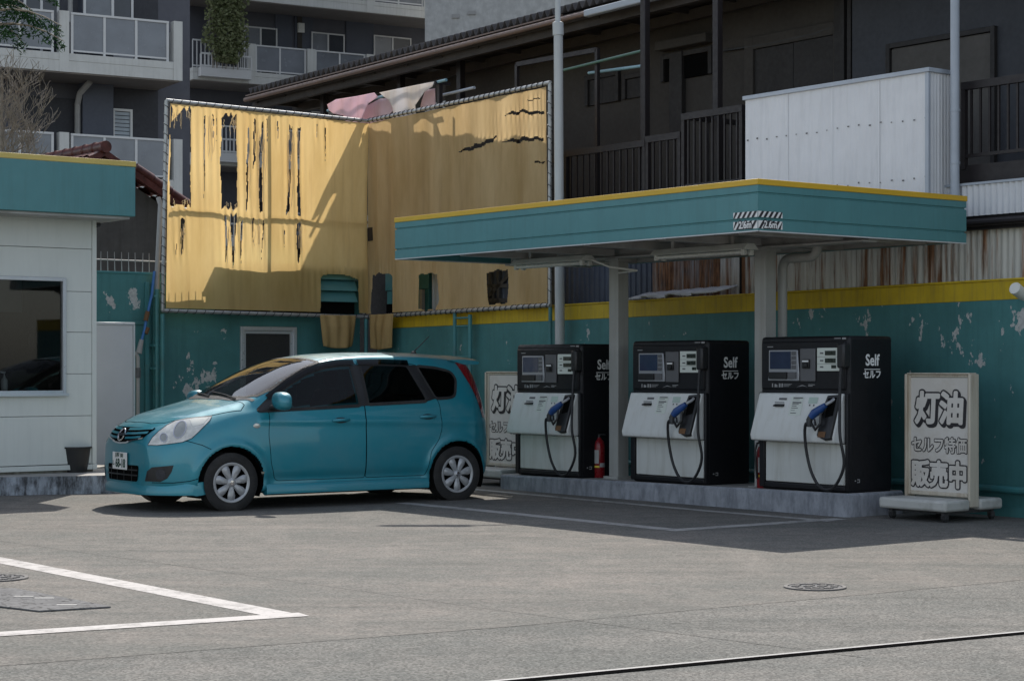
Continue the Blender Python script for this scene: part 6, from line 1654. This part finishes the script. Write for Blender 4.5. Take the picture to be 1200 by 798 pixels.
    inF = inside(d_front, C[:, 0], C[:, 2]); inR = inside(d_rear, C[:, 0], C[:, 2]); inH = inside(hood, C[:, 0], C[:, 1]) & (C[:, 2] > .6)
    groups = np.zeros(len(F), int); groups[inH] = 5
    groups[inF & L_] = 1; groups[inR & L_] = 2; groups[inF & R_] = 3; groups[inR & R_] = 4
    groups[(C[:, 0] > 1.25) & (C[:, 2] < .70) & (groups == 0)] = 6
    groups[dead] = -1
    def piece(k, name):
        sel = np.where(groups == k)[0]; u = np.unique(FA[sel]); rm = -np.ones(len(Vn), int); rm[u] = np.arange(len(u))
        me = bpy.data.meshes.new(name); fs = []
        for i in sel:
            f = [int(rm[q]) for q in F[i]]; f2 = []
            for q in f:
                if q not in f2: f2.append(q)
            if len(f2) > 2: fs.append(f2)
        me.from_pydata([tuple(map(float, v)) for v in Vn[u]], [], fs); me.materials.append(M['paint'])
        me.polygons.foreach_set('use_smooth', [True] * len(me.polygons)); me.update()
        me.normals_split_custom_set_from_vertices([tuple(map(float, n)) for n in NV[u]])
        o = bpy.data.objects.new(name, me); link(o, t); return o
    body = piece(0, 'body'); DFL = piece(1, 'door'); DRL = piece(2, 'door'); DFR = piece(3, 'door'); DRR = piece(4, 'door'); bonnet = piece(5, 'bonnet'); bumper = piece(6, 'bumper')
    # -------- shut lines
    for poly, par in ((d_front, (DFL, DFR)), (d_rear, (DRL, DRR))):
        ribbon('shut_line', poly, pj_side(1), .0055, .0012, 'hole', par, mirror=True)
    ribbon('shut_line', hood, pj_top, .006, .0012, 'hole', bonnet)
    ribbon('bumper_seam', [(1.78, .695), (1.60, .64), (1.52, .60)], pj_side(1), .006, .0012, 'hole', bumper, closed=False, mirror=True)
    # -------- glass with black rubber rims
    def glazed(poly, pj, par, m, rim, mirror, nm='window'):
        g_ = patch(nm, poly, pj, .0025, m, par, .04, mirror)
        ribbon('rim', poly, pj, rim, .0045, 'rubber', tuple(g_) if mirror else g_[0], mirror=mirror, st=.02, inset=0)
        return g_
    # dark pillars between the side windows
    patch('pillar_trim', [(-.12, 1.405), (-.24, 1.408), (-.24, .995), (-.14, .99)], pj_side(1), .0022, 'black', (DFL, DFR), .04, True)
    patch('pillar_trim', [(-.79, 1.405), (-.925, 1.40), (-1.07, 1.06), (-.93, 1.03)], pj_side(1), .0022, 'black', (DRL, DRR), .04, True)
    glazed(w_front, pj_side(1), (DFL, DFR), 'glass_side', .032, True); glazed(w_rear, pj_side(1), (DRL, DRR), 'glass_rear', .032, True); glazed(w_quart, pj_side(1), (body, body), 'glass_rear', .028, True, 'quarter_window')
    patch('mirror_sail', [(1.0, .955), (.83, 1.075), (.80, 1.05), (.80, .965)], pj_side(1), .006, 'black', (DFL, DFR), .03, True)
    ribbon('rain_visor', [(.86, 1.07), (.60, 1.225), (.40, 1.325), (.20, 1.385), (.02, 1.41), (-.17, 1.415)], pj_side(1), .05, .016, 'glass_rear', (DFL, DFR), closed=False, mirror=True, inset=-.012)
    ribbon('rain_visor', [(-.21, 1.415), (-.5, 1.42), (-.82, 1.41)], pj_side(1), .05, .016, 'glass_rear', (DRL, DRR), closed=False, mirror=True, inset=-.012)
    g_ = patch('windscreen', wsh, pj_top, .0025, 'glass_front', body, .05)[0]; ribbon('rim', wsh, pj_top, .036, .004, 'rubber', g_, st=.03)
    def pj_back(a, b): return cast(Vector((-5, a, b)), Vector((1, 0, 0)))
    g_ = patch('rear_window', rounded(hatch, .05), pj_back, .003, 'glass_rear', body, .05)[0]
    # -------- front: lamps, grille, emblem, intake, plate
    lampL = [(173.5, 521.5), (178.5, 513), (186, 505.5), (196, 498), (206, 493), (220, 490.2), (236, 488.6), (248.5, 487.6), (246, 492.5), (240, 499), (233, 506), (225, 513.5), (214, 518), (198, 520.3), (184, 521.8)]
    la = patch('headlight', lampL, pj_cam, .004, 'lamp_lens', (body, body), 2.0, True)
    ribbon('lamp_seal', lampL, pj_cam, .6, .005, 'black', tuple(la), st=2.0, mirror=True)
    def ell(cx, cy, rx, ry, a=0): return [(cx + rx * math.cos(q) * math.cos(a) - ry * math.sin(q) * math.sin(a), cy + rx * math.cos(q) * math.sin(a) + ry * math.sin(q) * math.cos(a)) for q in [2 * math.pi * i / 24 for i in range(24)]]
    patch('projector', ell(211, 503.5, 6.2, 10.5, R(25)), pj_cam, .006, 'lamp_dark', tuple(la), 1.2, True); patch('reflector', ell(192, 513.0, 4.0, 4.8), pj_cam, .006, 'lamp_dark', tuple(la), 1.2, True)
    ribbon('lamp_ring', ell(211, 503.5, 6.4, 10.7, R(25)), pj_cam, 1.1, .009, 'chrome', tuple(la), st=1.2, mirror=True); ribbon('lamp_ring', ell(192, 513.0, 4.2, 5.0), pj_cam, .9, .009, 'chrome', tuple(la), st=1.2, mirror=True)
    patch('indicator', [(222, 491.5), (236, 489.8), (245, 489.2), (238, 497), (226, 500)], pj_cam, .006, 'white_fix', tuple(la), 1.5, True)
    gp = rounded([(-.46, .80), (.46, .80), (.40, .70), (.14, .655), (-.14, .655), (-.40, .70)], .03)
    gr = patch('grille', gp, pj_front, .003, 'hole', bumper, .03)[0]
    for z, wd, mt in ((.785, .44, 'paint'), (.745, .42, 'paint'), (.705, .36, 'paint')):
        for s in (-1, 1): ribbon('grille_bar', [(s * .085, z - .008), (s * wd * .6, z - .004), (s * wd, z + .006)], pj_front, .020, .012, mt, gr, closed=False)
    ribbon('grille_chrome', [(-.40, .70), (-.25, .678), (-.13, .655), (0, .648), (.13, .655), (.25, .678), (.40, .70)], pj_front, .014, .012, 'chrome', gr, closed=False)
    c0, n0 = pj_front(0, .725)
    q = n0.to_track_quat('X', 'Z').to_matrix().to_4x4(); EM = Matrix.Translation(c0 + n0 * .012) @ q
    m = MB(); m.tube([EM @ Vector((0, .062 * math.cos(a), .062 * math.sin(a))) for a in [2 * math.pi * i / 28 for i in range(29)]], .009, 8, cap=False)
    vs = MB().box(-.004, .008, -.082, .082, -.016, .016); m.add([EM @ Vector(v) for v in vs.v], vs.f); m.build('emblem', M['chrome'], gr)
    ib = rounded([(-.36, .44), (.36, .44), (.34, .285), (-.34, .285)], .03)
    it = patch('lower_intake', ib, pj_front, .003, 'hole', bumper, .03)[0]
    for z in (.395, .345): ribbon('intake_bar', [(-.35, z), (0, z), (.35, z)], pj_front, .014, .010, 'black', it, closed=False)
    for y in (-.24, -.08, .08, .24): ribbon('intake_bar', [(y, .29), (y, .43)], pj_front, .010, .009, 'black', it, closed=False)
    fog = [(170, 563.5), (172.5, 552), (178, 547.5), (203.5, 545.2), (201, 553), (196, 560.5), (188, 564.5)]
    fo_ = patch('fog_surround', fog, pj_cam, .003, 'black', (bumper, bumper), 1.5, True); patch('fog_lamp', ell(188.5, 556, 6.0, 6.6), pj_cam, .006, 'win_dark', tuple(fo_), 1.2, True)
    ribbon('lip_seam', [(2.0, .285), (1.85, .285), (1.72, .30), (1.64, .325)], pj_side(1), .007, .0012, 'hole', bumper, closed=False, mirror=True)
    # plate
    pc, pn_ = pj_front(.0, .475); PM = Matrix.Translation(Vector((pc.x + .016, 0.0, .475)))
    m = MB(); b = MB().box(-.006, .004, -.165, .165, -.083, .083); m.add([PM @ Vector(v) for v in b.v], b.f); pl = m.build('number_plate', M['plate'], bumper, bevel=.003)
    m = MB(); fx = lambda x, y: PM @ Vector((.0065, x, y))
    put_text(m, '68-18', .115, lambda x, y: fx(x + .025, y - .026), offset=.004, sx=.86); put_text(m, '川崎 501', .052, lambda x, y: fx(x, y + .052), offset=.002); put_text(m, 'し', .05, lambda x, y: fx(x - .135, y - .026), offset=.002)
    m.build('plate_lettering', M['plate_green'], pl)
    # mouldings of the cowl and wipers
    patch('cowl', [(1.165, 0), (1.14, .45), (1.02, .70), (.985, .70), (1.05, .55), (1.095, .3), (1.10, 0), (1.095, -.3), (1.05, -.55), (.985, -.70), (1.02, -.70), (1.14, -.45)], pj_top, .004, 'black', body, .03)
    for pts in ([(1.10, .52), (1.06, .10), (1.035, -.12)], [(1.12, -.02), (1.04, -.40), (.97, -.58)]):
        m = MB(); P_ = []
        for a, b in densify(pts, .06, False): h, n = pj_top(a, b); P_.append(h + n * .016)
        m.tube(P_, .008, 6); m.build('wiper', M['black'], body)
    # flank details
    for (x, z), par in (((.10, .855), (DFL, DFR)), ((-.93, .875), (DRL, DRR))):
        for s, pa in ((1, par[0]), (-1, par[1])):
            h, n = pj_side(s)(x, z); patch('handle_cup', ell(x, z, .075, .028), pj_side(s), .002, 'black', pa, .02)
            m = MB(); m.tube([Vector((x + .095, h.y + s * .004, z - .002)), Vector((x + .06, h.y + s * .022, z)), Vector((x - .06, h.y + s * .022, z + .004)), Vector((x - .095, h.y + s * .004, z + .004))], [.012, .017, .017, .012], 10); m.build('handle', M['paint'], pa)
    for s in (1, -1):
        h, n = pj_side(s)(1.03, .815); m = MB(); m.lathe([(.001, .012), (.02, .010), (.026, 0)], 14, (0, 0, 0), 'y'); mm = MB(); mm.add([(1.03 + v[0] * 1.5, h.y + (-v[1] if s < 0 else -v[1]) * (1 if s > 0 else -1) * 1, .815 + v[2]) for v in m.v], m.f, 0, True); mm.build('side_indicator', M['lamp_lens'], body)
    # door mirrors
    for s, pa in ((1, DFL), (-1, DFR)):
        c = Vector((.82, s * .955, 1.055)); m = MB(); n1, n2 = 14, 18; vs = []
        for i in range(n1 + 1):
            a = math.pi * i / n1
            for j in range(n2):
                b = 2 * math.pi * j / n2; sx, sy, sz = math.cos(a), math.sin(a) * math.cos(b), math.sin(a) * math.sin(b)
                e = lambda v, p: math.copysign(abs(v) ** p, v)
                x_ = e(sx, .8) * .085; x_ = max(x_, -.045)
                vs.append(c + Vector((x_, s * e(sy, .75) * .125 - 0, e(sz, .75) * .088 - .012 * (sy))))
        fs = [(i * n2 + j, i * n2 + (j + 1) % n2, (i + 1) * n2 + (j + 1) % n2, (i + 1) * n2 + j) for i in range(n1) for j in range(n2)]
        if s < 0: fs = [f[::-1] for f in fs]
        m.add(vs, fs, 0, True); mi = m.build('mirror', M['paint'], pa, sharp=50)
        m = MB(); m.tube([Vector((.85, s * .78, .985)), Vector((.83, s * .87, 1.0)), c + Vector((0, -s * .03, -.06))], [.03, .026, .03], 10); m.build('mirror_stem', M['black'], mi)
    # spoiler, tail lights, aerial
    tl = [(-1.44, 1.43), (-1.58, 1.41), (-1.645, 1.30), (-1.715, 1.0), (-1.715, .86), (-1.645, .85), (-1.60, .98), (-1.535, 1.2), (-1.47, 1.36)]
    patch('tail_light', tl, pj_side(1), .006, 'taillight', (body, body), .03, True)
    m = MB(); n = 20; vs = []
    for i in range(n + 1):
        y = -.56 + 1.12 * i / n; e = .05 * (abs(y) / .56) ** 3
        for x, z in ((-1.36, 1.508), (-1.56, 1.514), (-1.79 + e, 1.496), (-1.805 + e, 1.480), (-1.78 + e, 1.462), (-1.56, 1.46)): vs.append((x, y, z - .05 * (abs(y) / .56) ** 2.2))
    fs = [(i * 6 + j, i * 6 + (j + 1) % 6, (i + 1) * 6 + (j + 1) % 6, (i + 1) * 6 + j) for i in range(n) for j in range(6)] + [tuple(range(5, -1, -1)), tuple(range(n * 6, n * 6 + 6))]
    m.add(vs, fs, 0, True); m.build('spoiler', M['paint'], body, sharp=40)
    m = MB(); h, n_ = pj_top(-1.28, 0); m.lathe([(.03, 0), (.028, .018), (.01, .03), (.001, .03)], 12, tuple(h)); m.tube([h + Vector((0, 0, .02)), h + Vector((-.20, 0, .19))], [.007, .004], 7); m.build('aerial', M['black'], body)
    # side skirt
    for s in (1, -1):
        m = MB(); vs = []; n = 30
        for i in range(n + 1):
            x = .93 - 1.86 * i / n
            e = .012 * (i / n)
            for y, z in ((.775, .255), (.828 + e, .245), (.848 + e, .20), (.845 + e, .150), (.80, .135), (.74, .16)): vs.append((x, s * y, z))
        fs = [(i * 6 + j, i * 6 + (j + 1) % 6, (i + 1) * 6 + (j + 1) % 6, (i + 1) * 6 + j) for i in range(n) for j in range(6)] + [tuple(range(5, -1, -1)), tuple(range(n * 6, n * 6 + 6))]
        if s > 0: fs = [f[::-1] for f in fs]
        m.add(vs, fs, 0, True); m.build('side_skirt', M['paint'], body, sharp=50)
    # front lip
    m = MB(); vs = []; n = 40
    for i in range(n + 1):
        y = -.80 + 1.6 * i / n; u = abs(y) / .80; x = 2.085 - .10 * u ** 2 - .30 * u ** 5
        yy = y
        for dx, z in ((-.10, .29), (-.015, .275), (.012, .215), (.010, .165), (-.03, .155), (-.14, .17)): vs.append((x + dx, yy, z))
    fs = [(i * 6 + j, i * 6 + (j + 1) % 6, (i + 1) * 6 + (j + 1) % 6, (i + 1) * 6 + j) for i in range(n) for j in range(6)] + [tuple(range(5, -1, -1)), tuple(range(n * 6, n * 6 + 6))]
    m.add(vs, fs, 0, True); m.build('front_lip', M['paint'], bumper, sharp=50)
    # under side and wheel housings
    m = MB(); m.box(-1.75, 1.80, -.52, .52, .17, .22); m.box(-.93, .93, -.79, .79, .171, .219); m.box(-.96, .96, -.5, .5, .14, .17); m.build('underbody', M['hole'], t)
    for wx in (WBASE, -WBASE):
        for s in (1, -1):
            m = MB(); n = 24; vs = []
            for i in range(n + 1):
                a = R(-25 + 230 * i / n); vs += [(wx + AR * math.cos(a), s * .80, TR + AR * math.sin(a)), (wx + AR * math.cos(a), s * .50, TR + AR * math.sin(a))]
            m.add(vs, [(2 * i, 2 * i + 2, 2 * i + 3, 2 * i + 1) for i in range(n)], 0, True); m.add([vs[2 * i + 1] for i in range(n + 1)], [tuple(range(n + 1))]); m.build('wheel_arch', M['hole'], body)
    # -------- wheels
    def wheel(wx, s, steer=0.0):
        r_ = TR; c = Vector((wx, s * .735, r_)); RM = Matrix.Translation(c) @ Matrix.Rotation(steer, 4, 'Z') @ Matrix.Rotation(0 if s > 0 else math.pi, 4, 'Z')
        def fix(mb): mb.v = [tuple(RM @ Vector(v)) for v in mb.v]; return mb
        # in the wheel's own axes the outer face looks along +y
        ty = MB(); ty.lathe([(.185, .085), (.20, .092), (.262, .092), (.288, .078), (r_, .055), (r_, -.055), (.288, -.078), (.262, -.092), (.2, -.09), (.185, -.08)], 48, axis='y', m=0)
        ty.v = [(v[0], -v[1], v[2]) for v in ty.v]; ty.f = [f[::-1] for f in ty.f]
        w_ = fix(ty).build('wheel', M['rubber'], t, sharp=60)
        b = MB(); b.lathe([(.001, .055), (.15, .050), (.178, .06)], 36, axis='y'); b.v = [(v[0], -v[1], v[2]) for v in b.v]; b.f = [f[::-1] for f in b.f]; fix(b).build('brake_backing', M['hole'], w_)
        h = MB(); h.lathe([(.165, .088), (.178, .098), (.192, .097), (.198, .085)], 48, axis='y'); h.lathe([(.001, .104), (.03, .103), (.042, .096), (.05, .088)], 24, axis='y'); h.v = [(v[0], -v[1], v[2]) for v in h.v]; h.f = [f[::-1] for f in h.f]
        for i in range(7):
            a = 2 * math.pi * i / 7 + .22; ca, sa = math.cos(a), math.sin(a); vs = []
            for rr, hw, y in ((.036, .020, .094), (.08, .031, .100), (.125, .040, .101), (.155, .040, .098), (.172, .034, .092)):
                for k in (-1, -.55, .55, 1): vs.append((rr * ca - k * hw * sa, y - (.016 if abs(k) == 1 else 0), rr * sa + k * hw * ca))
            fs = [(4 * j + k, 4 * j + k + 1, 4 * j + 5 + k, 4 * j + 4 + k) for j in range(4) for k in range(3)]
            n_ = (Vector(vs[6]) - Vector(vs[5])).cross(Vector(vs[9]) - Vector(vs[5]))
            if n_.y < 0: fs = [f[::-1] for f in fs]
            h.add(vs, fs, 0, True)
        fix(h).build('wheel_cover', M['wheel_silver'], w_, sharp=45)
        e = MB(); e.lathe([(.001, .1065), (.022, .1055), (.026, .102)], 18, axis='y'); e.v = [(v[0], -v[1], v[2]) for v in e.v]; e.f = [f[::-1] for f in e.f]; fix(e).build('hub_badge', M['chrome'], w_)
    for wx in (WBASE, -WBASE):
        for s in (1, -1): wheel(wx, s, R(0))
    # -------- cabin
    m = MB(); m.box(.55, 1.0, -.66, .66, .75, .99); m.box(.75, 1.02, -.62, .62, .99, 1.03); m.build('dashboard', M['dash'], body, bevel=.04)
    m = MB(); m.box(-1.55, .9, -.7, .7, .23, .3); m.build('cabin_floor', M['seat'], body)
    for s in (1, -1):
        m = MB(); m.box(-.35, .2, s * .36 - .24, s * .36 + .24, .35, .60); m.prism([(-.30, .58), (-.16, .58), (-.38, 1.16), (-.48, 1.14)], s * .36 - .22, s * .36 + .22); m.box(-.50, -.42, s * .36 - .11, s * .36 + .11, 1.17, 1.34); m.build('front_seat', M['seat'], body, bevel=.04)
    m = MB(); m.box(-1.2, -.7, -.62, .62, .4, .6); m.prism([(-1.18, .58), (-1.04, .58), (-1.28, 1.10), (-1.38, 1.08)], -.62, .62); m.build('rear_seat', M['seat'], body, bevel=.04)
    c = Vector((.50, -.36, .93)); m = MB(); m.tube([c + Vector((-.06 * math.sin(a), .18 * math.cos(a), .17 * math.sin(a))) for a in [2 * math.pi * i / 28 for i in range(29)]], .014, 8, cap=False); m.beam(c + Vector((0, -.17, 0)), c + Vector((0, .17, 0)), .04, .03); m.beam(c, c + Vector((.3, 0, -.05)), .06, .06); m.build('steering_wheel', M['black'], body)
    m = MB(); m.box(.32, .37, -.11, .11, 1.30, 1.365); m.build('inside_mirror', M['black'], body, bevel=.015)
    return t
car()
